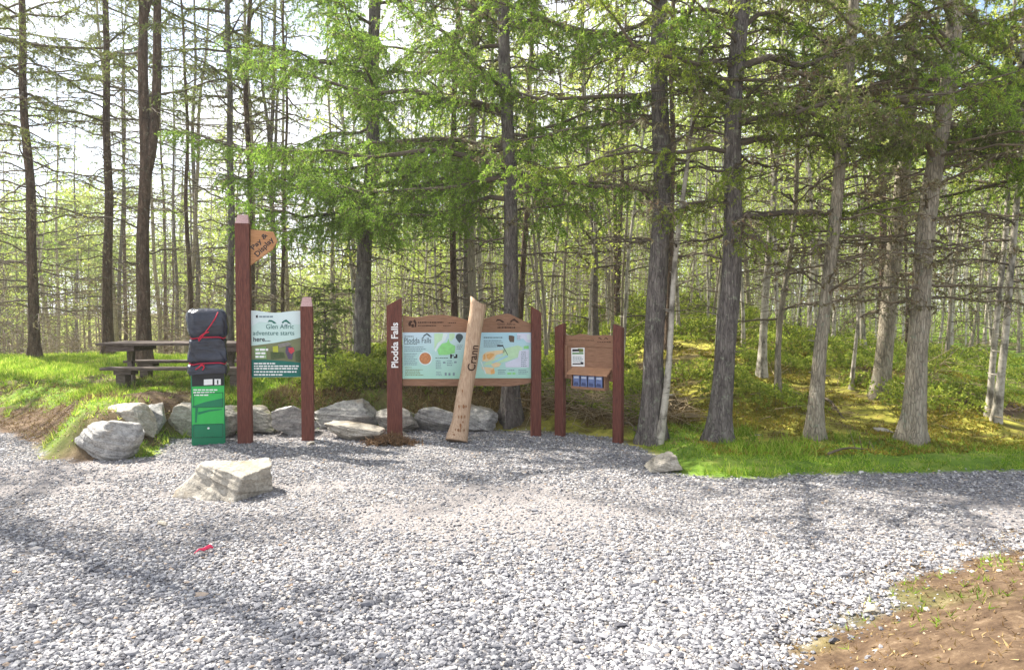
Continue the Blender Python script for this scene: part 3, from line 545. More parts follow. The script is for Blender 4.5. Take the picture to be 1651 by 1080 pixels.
# --- leaning log
def log_sign():
    base = flat(737, 702); y0 = base[1]
    ctr = [(736, 712, .0), (738, 700, 0), (742, 680, .02), (748, 640, .05), (755, 600, .08), (761, 560, .10), (765, 530, .12), (769, 505, .13), (771, 487, .14)]
    P = [atY(a_, b_, y0 - .42 + .25 * (k / 8)) for k, (a_, b_, _) in enumerate(ctr)]
    P = np.array(P); wd = np.array([36, 33, 28, 25.5, 24.5, 24.5, 24.5, 25, 26.5]) / 2 * (y0 - .35) / F_PX
    tt = np.linspace(0, 8, 40); P = np.stack([np.interp(tt, range(9), P[:, k]) for k in range(3)], 1); wd = np.interp(tt, range(9), wd)
    r_ = np.random.default_rng(2); sh = 1 + .05 * np.sin(np.arange(20) * 2 * pi / 20 * 3 + 1)[None] + .03 * np.sin(tt[:, None] * 2.3 + np.arange(20)[None] * 1.1)
    T, A_, B_ = frames(P); loc = P[0].copy(); loc[2] = 0
    t = thing('leaning_log_sign', 'pale peeled log leaning in front of the double map board, one word carved in it', 'carved log', loc)
    a_ = Acc(); tube(a_, P, wd, 20, 0, True, True, sh)
    # slanted cut at the top
    V = a_.v[0]; top_ = V[-20:]; c_ = top_.mean(0); top_[:, 2] -= (top_[:, 0] - c_[0] + .02) * .75
    a_.build('log', PEEL, t, loc)
    a_ = Acc(); kn = []
    for k in range(26):
        q = r_.uniform(.12, .36) if k < 22 else r_.uniform(.05, .9); i_ = int(q * 39); f_ = r_.uniform(-.7, .7); c_ = P[i_] + np.array([f_ * wd[i_], -math.sqrt(1 - f_ * f_) * wd[i_] * 1.03 - .001, 0])
        n_ = np.array([f_, -math.sqrt(1 - f_ * f_), 0]); s_ = np.cross([0, 0, 1.], n_); h_ = r_.uniform(.008, .028); w_ = h_ * r_.uniform(.25, .5)
        a_.poly([c_ + s_ * w_ * cos(e) + np.array([0, 0, 1.]) * h_ * sin(e) + n_ * .002 for e in np.linspace(0, 2 * pi, 9)[:-1]])
    a_.build('bark_scar', plain('bark_scar', rgb(140, 98, 66), .9, .2), t, loc)
    # lettering wrapped along the log face
    yf = float(P[24][1] - wd[24] * 1.02)
    class PlX(Plane): pass
    pz = Plane((loc[0], yf, 0), (loc[0] + 1, yf, 0)); o = text('carved_lettering', 'Crann', pz, (762.5, 577), 41, 12.5, BURN, t, 0, rot=radians(90 - 8.5), bold=.01)
    # bend the letters on to the round face
    for v in o.data.vertices:
        wz = v.co.z; xc = np.interp(wz, P[:, 2], P[:, 0]) - loc[0]; yc = np.interp(wz, P[:, 2], P[:, 1]); rr = np.interp(wz, P[:, 2], wd) * 1.05
        dx = max(-.95, min(.95, (v.co.x - xc) / rr)); v.co.y = yc - rr * math.sqrt(1 - dx * dx) - .003 - loc[1] + (v.co.y) * 1
log_sign()
# --- leaflet board
A, B = flat(902, 700), flat(999, 712); pl = Plane(A, B)
t = thing('leaflet_board', 'small wooden notice board with a white notice and a roofed leaflet rack, red-brown posts', 'notice board', A, pl.rz)
for xa, xb, yl, yr, y_b in ((897.5, 911, 527, 521, 700), (990.5, 1004.5, 522, 528, 712)):
    a = Acc(); ub, ue = pl.uz(xa, 700)[0], pl.uz(xb, 700)[0]; a.prism([(ub, -.12), (ue, -.12), (ue, pl.uz(xb, yr)[1]), (ub, pl.uz(xa, yl)[1])], -.05, .02); a.build('post', POST, t, bevel=.005)
a = Acc(); shape(a, pl, [(911, 540), (922, 541.5), (935, 538), (942, 539), (952, 541), (966, 540.5), (980, 540), (991, 542.5), (991, 616), (980, 615), (974, 617), (911, 610)], 0, .03); brd = a.build('back_board', BOARD, t, bevel=.004)
a = Acc(); shape(a, pl, [(911, 555.5), (991, 558), (991, 560), (911, 557.5)], -.012, -.001); shape(a, pl, [(911, 557.6), (915.5, 557.8), (915.5, 610), (911, 609)], -.012, -.001); shape(a, pl, [(986.5, 560), (991, 560), (991, 614), (986.5, 614)], -.012, -.001); a.build('frame_moulding', BOARD, t)
Zn = lambda x, y: (890 + x / 5.4, 520 + y / 5.4)
a = Acc(); shape(a, pl, [Zn(170, 222), Zn(285, 218), Zn(285, 383), Zn(172, 380)], -.006, -.001); nb = a.build('notice', WHITE, t)
a = Acc()
for pg, m_ in [([(180, 232), (240, 232), (240, 250), (180, 252)], 0), ([(228, 225), (275, 228), (275, 256), (240, 258)], 1), ([(180, 262), (276, 262), (276, 274), (180, 275)], 2), ([(182, 354), (252, 354), (252, 364), (182, 365)], 0), ([(250, 344), (276, 344), (276, 364), (254, 364)], 0)]: quads(a, pl, [Zn(*p_) for p_ in pg], -.0075, m_)
(xa, ya), (xb, yb) = Zn(184, 290), Zn(274, 345); lines(a, pl, xa, ya, xb, yb, 5, 3, -.0075, r_); a.build('print', [INK, plain('bird_print', rgb(110, 124, 60)), plain('green_print', rgb(70, 130, 60)), INK_S], nb)
a = Acc()
hm = lambda x, y: (890 + (402 + (x - 262) * .28) / 5.4, 520 + (128 + (y - 208) * .35) / 5.4); hill_mark(a, pl, hm, -.0012, 0)
(xa, ya), (xb, yb) = Zn(395, 162), Zn(520, 176); lines(a, pl, xa, ya, xb, yb, 1, 0, -.0012, r_); (xa, ya), (xb, yb) = Zn(150, 150), Zn(450, 160); lines(a, pl, xa, ya, xb, yb, 1, 0, -.0012, r_, thick=.5); a.build('engraving', BURN, brd)
# roofed rack
p = lambda x, y, o_=0: pl.uz(*Zn(x, y), o_)
dpt = .10; x0, zt_ = p(165, 450, dpt); x1, _ = p(460, 450, dpt); _, zb_ = p(165, 572, dpt)
a = Acc(); a.box((x0, -dpt, zb_), (x1, -.001, zb_ + .02)); a.box((x0, -dpt, zb_ + .02), (x0 + .012, -.001, zt_)); a.box((x1 - .012, -dpt, zb_ + .02), (x1, -.001, zt_)); a.box((x0 + .013, -.02, zb_ + .021), (x1 - .013, -.002, zt_)); a.box((x0 + .013, -dpt, zb_ + .02), (x1 - .013, -dpt + .008, zb_ + .03)); rk = a.build('leaflet_rack', BOARD, t)
zr = p(165, 388)[1]; zl_ = p(165, 452, dpt + .03)[1]; a = Acc(); xa, xb = x0 - .03, x1 + .035
a.add([(xa, -.002, zr + .01), (xb, -.002, zr + .01), (xb + .01, -dpt - .03, zl_ + .018), (xa - .01, -dpt - .03, zl_ + .018), (xa, -.002, zr - .012), (xb, -.002, zr - .012), (xb + .01, -dpt - .03, zl_), (xa - .01, -dpt - .03, zl_)], [(3, 2, 1, 0), (4, 5, 6, 7), (3, 7, 6, 2), (0, 1, 5, 4), (1, 2, 6, 5), (0, 4, 7, 3)]); a.build('rack_roof', plain('oak_roof_skylit_tint', rgb(170, 128, 98), .6, .12, 20), t)  # board oak with sky light on the roof top put into its paler colour
LFB = plain('leaflet_blue', rgb(104, 120, 164), .35, .3, 30); LFW = plain('leaflet_white', rgb(196, 206, 226), .35, .1, 30); LFD = plain('leaflet_dark', rgb(62, 74, 112), .35, .2, 40)
for k in range(4):
    s_ = (x1 - x0 - .05) / 4; xa = x0 + .025 + k * s_; xb = xa + s_ * .84; z0, z1 = zb_ + .028, zt_ - .008; yy = -.088
    a = Acc(); a.box((xa, yy, z0), (xb, yy + .015, z1), 0); a.poly([(xa + .008, yy - .0015, z1 - .035), (xb - .008, yy - .0015, z1 - .035), (xb - .008, yy - .0015, z1 - .008), (xa + .008, yy - .0015, z1 - .012)], 1)
    a.poly([(xa + .006, yy - .0015, z0 + .012), (xb - .012, yy - .0015, z0 + .01), (xb - .02, yy - .0015, z0 + .045), (xa + .018, yy - .0015, z0 + .05)], 2)
    b_ = thing('leaflet_stack', ['leaflet stack leftmost in the roofed rack', 'blue leaflet stack second from the left in the roofed rack', 'leaflet stack third from the left in the roofed rack', 'leaflet stack rightmost in the roofed rack'][k], 'leaflets', (0, 0, 0), 0, 'leaflets in the roofed rack') if False else None
    o = a.build('leaflet_stack', [LFB, LFW, LFD]); o.location = tuple(A); o.rotation_euler = (0, 0, pl.rz)
    tag(o, ['stack of blue leaflets leftmost in the small roofed rack', 'stack of blue leaflets second from the left in the small roofed rack', 'stack of blue leaflets third from the left in the small roofed rack', 'stack of blue leaflets rightmost in the small roofed rack'][k], 'leaflets', 'leaflets in the roofed rack')
# --- pay machine under its cover
A = flat(309, 718.5); pl = Plane(A, A + np.array([.92, .36, 0])); wd = pl.uz(363.5, 700)[0]; dp = .30
t = thing('pay_machine', 'green parking pay machine, its head wrapped in a dark cover tied with red cord', 'pay machine', A, pl.rz)
GM = plain('machine_green', rgb(24, 120, 84), .35, .08); GB = plain('bright_green', rgb(52, 176, 84), .35, .08); GD = plain('deep_green', rgb(16, 92, 66), .35, .1); BK = plain('black_panel', rgb(32, 36, 40), .4, .1)
Zm = lambda x, y: (280 + x / 2.634, 330 + y / 2.634)
zh = pl.uz(330, 590)[1]; zt2 = pl.uz(330, 502)[1]
a = Acc(); a.prism([(0, -.03), (wd, -.03), (wd - .005, zh), (.002, zh)], 0, dp); a.build('body', GM, t, bevel=.006)
a = Acc(); a.box((.02, .03, zh), (wd - .02, dp - .03, zt2 - .03)); a.build('head', BK, t)
a = Acc()
for pg, m_, d_ in [([(76, 708), (214, 704), (214, 768), (78, 772)], 2, 0), ([(78, 772), (214, 768), (214, 930), (78, 935)], 0, 0), ([(78, 935), (214, 930), (214, 1020), (78, 1024)], 1, 0), ([(80, 855), (130, 838), (212, 820), (212, 858), (80, 862)], 1, 1), ([(92, 862), (104, 862), (98, 925), (90, 925)], 1, 1), ([(104, 880), (150, 870), (206, 866), (206, 870), (150, 878), (104, 892)], 1, 1), ([(128, 742), (165, 740), (165, 764), (128, 766)], 3, 1), ([(173, 740), (200, 740), (200, 764), (173, 765)], 3, 1), ([(184, 744), (190, 744), (190, 762), (184, 762)], 2, 2)]:
    quads(a, pl, [Zm(*p_) for p_ in pg], -.002 - .001 * d_, m_)
for x0_, y0_, x1_ in [(84, 786, 180), (84, 797, 172), (84, 808, 130)]:
    x_ = x0_
    while x_ < x1_: w_ = r_.uniform(8, 20); quads(a, pl, [Zm(x_, y0_ - 2.6), Zm(x_ + w_, y0_ - 2.6), Zm(x_ + w_, y0_ + 2.6), Zm(x_, y0_ + 2.6)], -.0035, 3); x_ += w_ + 3
a.build('front_print', [GB, GM, BK, WHITE], t)
for yA, yB in ((800, 862), (932, 990)):
    for pg in ([(84, yA), (210, yA - 4), (210, yA - 1), (84, yA + 3)], [(84, yB - 3), (210, yB - 6), (210, yB - 3), (84, yB)], [(84, yA + 3.2), (87, yA + 3.2), (87, yB - 3.2), (84, yB - 3.2)], [(207, yA - .8), (210, yA - .8), (210, yB - 6.2), (207, yB - 6.2)]):
        a = Acc() if pg[0] == (84, yA) else a; shape(a, pl, [Zm(*p_) for p_ in pg], -.005, -.0005)
    a.build('hatch_frame', GD, t)
a = Acc(); c_ = pl.uz(*Zm(148, 948)); a.add([(c_[0] + .012 * cos(e), -.012, c_[1] + .012 * sin(e)) for e in np.linspace(0, 2 * pi, 13)[:-1]], [list(range(12))]); a.build('lock', WHITE, t)
COV = None
def covmat():
    m, n, b, l = newmat('cover_fabric'); c = coords(n); v = noise(n, c, 7, 5, .6); r_ = ramp(n, [(.3, rgb(26, 30, 42)), (.7, rgb(44, 50, 66))]); l(v, r_.inputs[0]); l(r_.outputs[0], b.inputs['Base Color'])
    b.inputs['Roughness'].default_value = .27; bump(n, b, noise(n, coords(n, (1, 1, 2.4)), 6, 4, .5), .6, .04); return m
COV = covmat()
a = Acc(); zA, z1_, zB = pl.uz(330, 603)[1], pl.uz(330, 545)[1], pl.uz(330, 498)[1]; z3_ = pl.uz(330, 586)[1]
nr, ns = 64, 72; cxm, cym = wd / 2 + .004, dp / 2; Vc = []
for i in range(nr):
    q = i / (nr - 1); z = zA + (zB - zA) * q
    w_ = .205 + .012 * sin(q * 9 + 1) - .028 * math.exp(-((z - z1_) / .022)**2) - .03 * math.exp(-((z - z3_) / .02)**2) - (.05 * max(0, (.06 - (zB - z)) / .06)**2)
    for k in range(ns):
        th = 2 * pi * k / ns; c, s_ = cos(th), sin(th); e = .36
        x = math.copysign(abs(c)**e, c) * w_; y = math.copysign(abs(s_)**e, s_) * (w_ - .015)
        f = 1 + .022 * sin(th * 5 + z * 16) + .03 * sin(th * 3 - z * 11 + 2) + .018 * sin(th * 11 + z * 38) * sin(z * 25 + th)
        f += .03 * sin(9 * (th * .5 + z * 2.2)) * math.exp(-((z - z1_) / .07)**2)
        Vc.append((cxm + x * f, cym + y * f, z + .008 * sin(th * 4 + 1)))
i = np.arange(nr - 1)[:, None] * ns; j = np.arange(ns)[None]; k = (j + 1) % ns
a.add(Vc, np.stack([i + j, i + k, i + ns + k, i + ns + j], -1).reshape(-1, 4), 0, True); a.f.append((np.array([[(nr - 1) * ns + q for q in range(ns)]]), 0, False)); cv = a.build('cover', COV, t)
CORD = plain('red_cord', rgb(196, 34, 64), .6, .1)
def cord(z, r0=.007, name='cord'):
    a = Acc(); i_ = int(round((z - zA) / (zB - zA) * (nr - 1))); ring = np.array(Vc[i_ * ns:(i_ + 1) * ns]); c_ = ring.mean(0); P = c_ + (ring - c_) * np.array([1.02, 1.02, 1]); P = np.concatenate([P, P[:2]]); tube(a, P, np.full(len(P), r0), 6, 0); return a
a = cord(z1_); a.build('cord', CORD, t)
a = cord(z3_)
def pz_(x, y, off=.07): u, z = pl.uz(*Zm(x, y), off); return (u, -off, z)
for pg in ([(118, 678), (108, 690), (92, 700)], [(120, 678), (130, 690), (122, 702)], [(118, 676), (132, 672), (128, 684), (116, 682)]): tube(a, np.array([pz_(*p_) for p_ in pg]), np.full(len(pg), .0075), 6, 0)
a.build('cord', CORD, t)
a = Acc(); Pp = np.array([pz_(188, 456, .066), pz_(178, 480, .07), pz_(160, 508, .078), pz_(140, 535, .074), pz_(120, 562, .078), pz_(106, 580, .082)]); tube(a, Pp, np.full(6, .0065), 6, 0)
tube(a, np.array([pz_(150, 540, .075), pz_(128, 548, .08), pz_(112, 560, .082), pz_(104, 574, .084)]), np.full(4, .007), 6, 0); a.build('tied_ribbon', CORD, t)
# --- picnic table
def picnic():
    A = ground(200, 619); z0 = float(A[2]); t = thing('picnic_table', 'dark weathered picnic table with two benches on the grass behind the pay machine', 'picnic table', A)
    ya = A[1]; mpp = ya / F_PX; X = lambda px: (px - 200) * mpp
    H = lambda py, dy=0: EYE - (py - 500) * (ya + dy) / F_PX - z0
    L1 = 2.0
    def planks(name, x0, x1, y0, y1, z, th, n_):
        a = Acc(); w_ = (y1 - y0) / n_
        for k in range(n_): a.box((x0 + .01 * (k % 2), y0 + k * w_ + .006, z - th), (x1 - .015 * ((k + 1) % 2), y0 + (k + 1) * w_ - .006, z))
        return a.build(name, TABLEW, t, bevel=.004)
    zt = H(552.5); zb = H(591, -.3); zf = H(582, .8)
    planks('tabletop', X(164), X(164) + L1, -.15, .6, zt, .035, 5)
    planks('bench_seat', X(196), X(196) + L1 + .12, -.55, -.3, zb, .038, 2); planks('bench_seat', X(146), X(146) + L1 + .2, .85, 1.12, zf, .038, 2)
    for xo in (X(200), X(200) + 1.45):
        for s_ in (1, -1):
            a = Acc(); xm = xo + (.03 * s_); yb, yt = (-.2, .5) if s_ > 0 else (.5, -.2)
            bx = -.24 if s_ > 0 else .24; tx = .15 if s_ > 0 else -.15
            P = np.array([(xo - bx, .2 - .42 * s_, -.08), (xo - tx, .2 + .25 * s_, zt - .05)]); d_ = P[1] - P[0]; T_ = d_ / np.linalg.norm(d_); X_ = unit(np.cross(T_, [0, 1, 0])); Y_ = np.cross(T_, X_)
            V = [P[e] + X_ * sx * .036 + Y_ * sy * .03 for e in (0, 1) for sx, sy in ((-1, -1), (1, -1), (1, 1), (-1, 1))]
            a.add(V, [(0, 1, 2, 3), (7, 6, 5, 4), (0, 4, 5, 1), (1, 5, 6, 2), (2, 6, 7, 3), (3, 7, 4, 0)]); a.build('trestle_leg', TABLEW, t)
        a = Acc(); a.box((xo - .2, -.1, zt - .12), (xo + .2, .55, zt - .036)); a.build('cross_beam', TABLEW, t)
    for px, yy, zz in ((172, .9, zf), (218, -.5, zb)):
        for k, xo in enumerate((X(px), X(px) + 1.55)):
            a = Acc(); a.box((xo, yy, -.12), (xo + .13, yy + .16, zz - .1)); a.box((xo - .02, yy - .02, zz - .099), (xo + .22, yy + .18, zz - .039)); a.build('bench_leg', TABLEW, t, bevel=.006)
picnic()
# --- scrap of pink tape
a = Acc(); g = flat(328, 893); zz = g[2] + .03; tube(a, np.array([g + (-.035, -.05, .022), g + (-.02, -.01, .035), g + (.0, .0, .03), g + (.02, .05, .034), g + (.035, .06, .02)]), np.array([.002, .006, .011, .013, .004]), 5, 0, False)
o = a.build('tape_scrap', plain('pink_tape', rgb(224, 60, 96), .5), loc=tuple(g)); o.location = tuple(g); tag(o, 'small scrap of pink tape lying on the gravel below the lone boulder', 'tape scrap')

# ------------------------------------------------------------------ trees
def trunk_path(base, top, H, r, wob=.03):
    d = (top - base); d = d / d[2]; z = np.concatenate([[-.25, 0, .12, .3], np.arange(.6, H, .35), [H]])
    ph = r.uniform(0, 6, 4); P = base[None] + d[None] * z[:, None]
    amp = wob * np.clip(z / 2, 0, 1.5); P[:, 0] += amp * (np.sin(z * .9 + ph[0]) + .4 * np.sin(z * 2.1 + ph[1])) - 0; P[:, 1] += amp * np.sin(z * .8 + ph[2]); return z, P
def trunk(acc, z, P, H, r0, r, flare=.5, n=14, mat=0):
    R = r0 * (1 - .86 * np.clip(z / H, 0, 1)**.9) * (1 + flare * np.exp(-np.clip(z, 0, 9) / .22)); R[-1] = max(.008, R[-1])
    a_ = np.arange(n) * 2 * pi / n; ph = r.uniform(0, 6); fl = np.exp(-np.clip(z, 0, 9) / .3)[:, None]
    sh = 1 + .2 * fl * np.sin(a_[None] * 4 + ph) + .035 * r.normal(size=(len(z), n)); tube(acc, P, R, n, mat, True, True, sh); return R
def branch(acc, P0, az, Lb, elev, droop, r0, nt, tl, r, leaf, dens=1., hang=.3, sub=3, up=0., size=.022, wood=0, lm=1, kb=5, wid=.16, lich=0):
    m = 9; t = np.linspace(0, 1, m); hx, hy = cos(az), sin(az)
    rad_ = Lb * t * cos(elev); zz = Lb * (t * sin(elev) - droop * t**2 + up * t**4)
    side = np.cumsum(np.cumsum(r.normal(0, .018 * Lb, m))) * .6; side -= side[0]
    P = P0[None] + np.stack([hx * rad_ - hy * side, hy * rad_ + hx * side, zz + np.cumsum(r.normal(0, .02 * Lb, m)) * (t > 0)], 1)
    tube(acc, P, r0 * (1 - t)**.8 + .0025, 5, wood, True, False)
    if nt <= 0: return
    tt = np.sort(r.uniform(.08, 1, nt)); Q = np.stack([np.interp(tt, t, P[:, k]) for k in range(3)], 1)
    T = unit(np.stack([np.interp(tt, t, np.gradient(P[:, k])) for k in range(3)], 1)); sgn = np.where(np.arange(nt) % 2, 1, -1)[:, None]
    Sd = np.stack([-T[:, 1], T[:, 0], 0 * T[:, 0]], 1) * sgn
    D = unit(T * r.uniform(.3, .9, (nt, 1)) + Sd * r.uniform(.4, 1, (nt, 1)) + np.array([0, 0, 1.]) * r.normal(-.12 - hang * .4, .3, (nt, 1)))
    ln = (tl * (1 - .55 * tt) * r.uniform(.45, 1.25, nt))[:, None]
    M = Q + D * ln * .55; D2 = unit(D + np.array([0, 0, -hang]) * r.uniform(.3, 1.6, (nt, 1)) + r.normal(0, .12, (nt, 3))); E = M + D2 * ln * .5
    tr = .0022 + .0025 * ln[:, 0]; sticks(acc, Q, M, tr * 1.3, tr, wood); sticks(acc, M, E, tr, .0012, wood)
    A_, B_ = [Q, M], [M, E]
    if sub:
        s_ = r.integers(0, nt, nt * sub); u = r.random((len(s_), 1)); S0 = np.where(u < .5, Q[s_] + (M - Q)[s_] * u * 2, M[s_] + (E - M)[s_] * (u * 2 - 1))
        dd = unit(D2[s_] * .6 + r.normal(0, .55, (len(s_), 3)) + np.array([0, 0, -hang])); S1 = S0 + dd * ln[s_] * r.uniform(.18, .45, (len(s_), 1)); sticks(acc, S0, S1, .0018, .001, wood); A_.append(S0); B_.append(S1)
    A_ = np.concatenate(A_); B_ = np.concatenate(B_); seg = np.linalg.norm(B_ - A_, axis=1)
    if leaf:
        c = np.maximum(0, np.round(seg * dens + r.random(len(seg)) - .3)).astype(int); idx = np.repeat(np.arange(len(seg)), c); u = r.random((len(idx), 1))
        Pl = A_[idx] + (B_ - A_)[idx] * u + r.normal(0, .004, (len(idx), 3)); blades(acc, Pl, size, kb, lm, r, wid)
    if lich:
        idx = r.integers(0, len(A_), int(lich)); Pl = A_[idx] + (B_ - A_)[idx] * r.random((len(idx), 1)); blades(acc, Pl, .045, 3, 2, r, .2, up=-1.2)
LIVE = dict(larch=dict(leaf=1, hang=.75, sub=4, up=.16, size=.03, kb=6, wid=.13), spruce=dict(leaf=1, hang=.5, sub=4, up=.1, size=.03, kb=4, wid=.17), birch=dict(leaf=1, hang=.5, sub=3, size=.042, kb=2, wid=.42))
def make_tree(name, label, cat, base, top, width, H, bark, leafm, kind, seed, dead=(1., 3., 20), live=(3., 9., 60), Lb=(1.8, 2.8), tl=.5, dens=34, nt=36, lich=0, group=None, fork=None, wob=.03, azbias=None, twig=None, extra=(), dead_L=(.5, 1.5), droop=(.1, .35), detail=1., hi=1.):
    r = np.random.default_rng(seed); base = np.asarray(base, float); top = np.asarray(top, float); z, P = trunk_path(base, top, H, r, wob)
    t = thing(name, label, cat, base, 0, group); a = Acc(); R = trunk(a, z, P, H, width / 2, r, n=14 if width > .12 else 9)
    tr = a; at_ = lambda q: np.array([np.interp(q, z, P[:, k]) for k in range(3)]); rat = lambda q: float(np.interp(q, z, R))
    if fork:
        for (zf, dx, dy, zr, rr, bend) in fork:
            q = np.linspace(0, 1, 16); b0 = at_(zf); fp = b0[None] + np.stack([dx * (q**bend), dy * q, (zr) * q], 1); fp[:, 0] += .04 * np.sin(q * 9); tube(tr, fp, rr * (1 - .6 * q), 10, 0)
    for k in range(int(18 * detail)):   # snapped branch stubs
        q = r.uniform(.5, min(6, H * .6)); az = r.uniform(0, 2 * pi); p0 = at_(q); l_ = rat(q) + r.uniform(.02, .12); tube(tr, np.array([p0, p0 + np.array([cos(az), sin(az), r.uniform(-.1, .3)]) * l_]), np.array([.012, .005]), 5, 0)
    tr.build('trunk', bark, t, base); a = Acc(); kw = dict(LIVE[kind])
    az0 = r.uniform(0, 6)
    for k in range(dead[2]):
        q = dead[0] + (dead[1] - dead[0]) * (k + r.random()) / max(1, dead[2]); az0 += 2.4 + r.normal(0, .4); lb = r.uniform(*dead_L)
        branch(a, at_(q) + 0, az0, lb, r.uniform(-.15, .35), r.uniform(0, .25), .006 + .006 * lb, int(9 * lb * detail) + 2, .35, r, 0, hang=.15, sub=3, lich=lich * lb)
    for k in range(live[2]):
        f = (k + r.random()) / max(1, live[2]); q = live[0] + (live[1] - live[0]) * f; az0 += 2.4 + r.normal(0, .4)
        az = az0 if azbias is None or r.random() > .5 else r.normal(azbias, .6)
        vis = q < 7.5 * hi
        if not vis and r.random() < (.3 if hi else .3): continue
        lb = r.uniform(*Lb) * (1 - .72 * max(0, (q - 6) / max(1, H - 6))); 
        if kind == 'birch': el = r.uniform(.3, .9)
        else: el = r.uniform(-.05, .3)
        dk = dict(kw); 
        if not vis: dk.update(size=kw['size'] * 1.7, sub=2)
        branch(a, at_(q), az, lb, el, r.uniform(*droop), .008 + .008 * lb, max(5, int(nt * detail * lb / 2 * (1 if vis else .3))), tl * (1 if vis else 1.2), r, dens=dens * (1 if vis else .22), lich=lich * lb if vis else 0, **dk)
    for (q, azd, lb, el, dr) in extra:
        branch(a, at_(q), radians(azd), lb, radians(el), dr, .012 + .01 * lb, int(nt * detail * lb / 1.6), tl, r, dens=dens, lich=lich * lb, **kw)
    # green leader at the very top
    a.build('crown', [twig or TWIG_D, leafm, LICHEN], t, base); return t
def key(px, py, px2, py2, w, **k):
    b = ground(px, py); tp = atY(px2, py2, b[1] + (0.)); H = k.pop('H', 15); return b, tp, w * b[1] / F_PX
TR = []
def T(name, label, px, py, px2, py2, w, bark, leafm, kind, seed, **k):
    H = k.pop('H', 15); b = ground(px, py) if 'at' not in k else np.array(k.pop('at')); tp = atY(px2, py2, b[1]); TR.append((b[0], b[1]))
    if tp[2] < b[2] + 1: tp = b + np.array([0, 0, 5.])
    return make_tree(name, label, 'tree', b, tp, w * b[1] / F_PX, H, bark, leafm, kind, seed, **k)
GC = 'large conifers at the edge of the gravel'
# right and centre, near
T('spruce_tree', 'thick grey-barked spruce beside the small leaflet board, birch stem crossing its foot', 1051, 712, 1068, 0, 35, B_GREY, L_LARCH, 'larch', 101, dead=(2.2, 5.6, 30), live=(3.6, 13, 32), nt=38, lich=30, group=GC, extra=[(2.75, 178, 1.9, 6, .12), (3.9, 170, 2.2, 8, .12), (4.3, 195, 2.4, 5, .1), (4.2, 20, 2, 0, .2)])
T('spruce_tree', 'thick spruce leaning right, second big trunk right of the leaflet board', 1158, 712, 1200, 60, 35, B_GREY, L_LARCH, 'larch', 102, dead=(1.8, 5.6, 30), live=(3.0, 13, 34), nt=38, lich=24, group=GC, extra=[(2.6, 200, .9, 10, .5), (2.9, 260, .8, 10, .6), (2.4, 280, .7, 0, .7), (3.2, 0, 2.4, 2, .08), (2.45, 0, 2.2, -2, .02), (4.0, 5, 2.8, 4, .1)])
T('birch_sapling', 'thin white birch stem leaning against the foot of the big spruce', 1062, 716, 1118, 250, 12, B_BIRCH, L_BIRCH, 'birch', 103, H=6.5, dead=(2, 4, 5), live=(3.2, 6.3, 16), Lb=(.5, 1.1), wob=.07, nt=16, dens=16)
T('spruce_tree', 'slim pale spruce with lichen twigs leaning right, midway along the grassy slope', 1313, 705, 1370, 0, 22, B_PALE, L_SPRUCE, 'spruce', 104, dead=(1.5, 4.2, 34), live=(3.9, 13, 24), lich=36, group=GC, dead_L=(.5, 1.3), twig=TWIG)
T('spruce_tree', 'broad pale trunk leaning right with flaking bark, rightmost of the big near trees', 1470, 712, 1530, 0, 33, B_PALE, L_SPRUCE, 'spruce', 105, dead=(1.4, 4.0, 40), live=(3.5, 14, 32), nt=38, lich=60, group=GC, dead_L=(.6, 1.7), twig=TWIG, extra=[(3.3, 190, 2.8, 2, .05), (3.6, 170, 3., 4, .1), (3.9, 215, 3., 4, .08), (3.4, 20, 2.2, 0, .1), (3.0, 225, 2.4, 4, .1)])
T('spruce_tree', 'pale spruce trunk set back on the moss slope left of the broadest leaning trunk', 1419, 640, 1455, 250, 27, B_PALE, L_SPRUCE, 'spruce', 106, dead=(1.2, 4.5, 40), live=(4.2, 14, 22), lich=30, group=GC, twig=TWIG)
T('birch_tree', 'slender mottled white birch on the moss slope left of the slim pale spruce', 1228, 608, 1246, 300, 13, B_BIRCH, L_BIRCH, 'birch', 107, H=11, dead=(1.5, 4, 14), live=(3., 10.5, 34), Lb=(.8, 1.8), nt=20, dens=16)
T('rowan_tree', 'thin crooked grey sapling with a bent limb beside the mottled birch on the slope', 1255, 640, 1272, 300, 10, B_PALE, L_BIRCH, 'birch', 108, H=9, dead=(1.0, 3, 14), live=(2.6, 8.5, 24), Lb=(.7, 1.5), nt=18, dens=14, wob=.09)
T('birch_sapling', 'very thin pale sapling just right of the slim pale spruce with lichen twigs', 1372, 628, 1404, 330, 6, B_BIRCH, L_BIRCH, 'birch', 109, H=6.5, dead=(1, 3, 10), live=(2.6, 6, 16), Lb=(.5, 1.1), nt=14, dens=12, wob=.06)
T('birch_tree', 'left stem of the twin birches beside the brown path at the far right', 1594, 672, 1618, 330, 10, B_BIRCH, L_BIRCH, 'birch', 110, H=10, dead=(1.4, 4, 16), live=(2.6, 9.5, 34), Lb=(.8, 1.7), nt=20, dens=16)
T('birch_tree', 'right stem of the twin birches beside the brown path at the far right', 1606, 681, 1636, 330, 12, B_BIRCH, L_BIRCH, 'birch', 111, H=10, dead=(1.4, 4, 14), live=(2.8, 9.5, 34), Lb=(.8, 1.7), nt=20, dens=16)
T('spruce_tree', 'spruce at the right edge whose long green boughs reach in over the slope', 1745, 705, 1780, 0, 32, B_GREY, L_LARCH, 'larch', 112, dead=(1.8, 3.2, 10), live=(3.0, 14, 28), nt=40, Lb=(2.2, 3.4), group=GC, azbias=radians(200), extra=[(3.3, 200, 3.4, 6, .1), (3.1, 190, 3., 2, .08), (3.5, 215, 3.4, 6, .12), (3.8, 195, 3.8, 4, .1), (3.4, 230, 3, 4, .12), (4.1, 180, 3.6, 4, .1)])
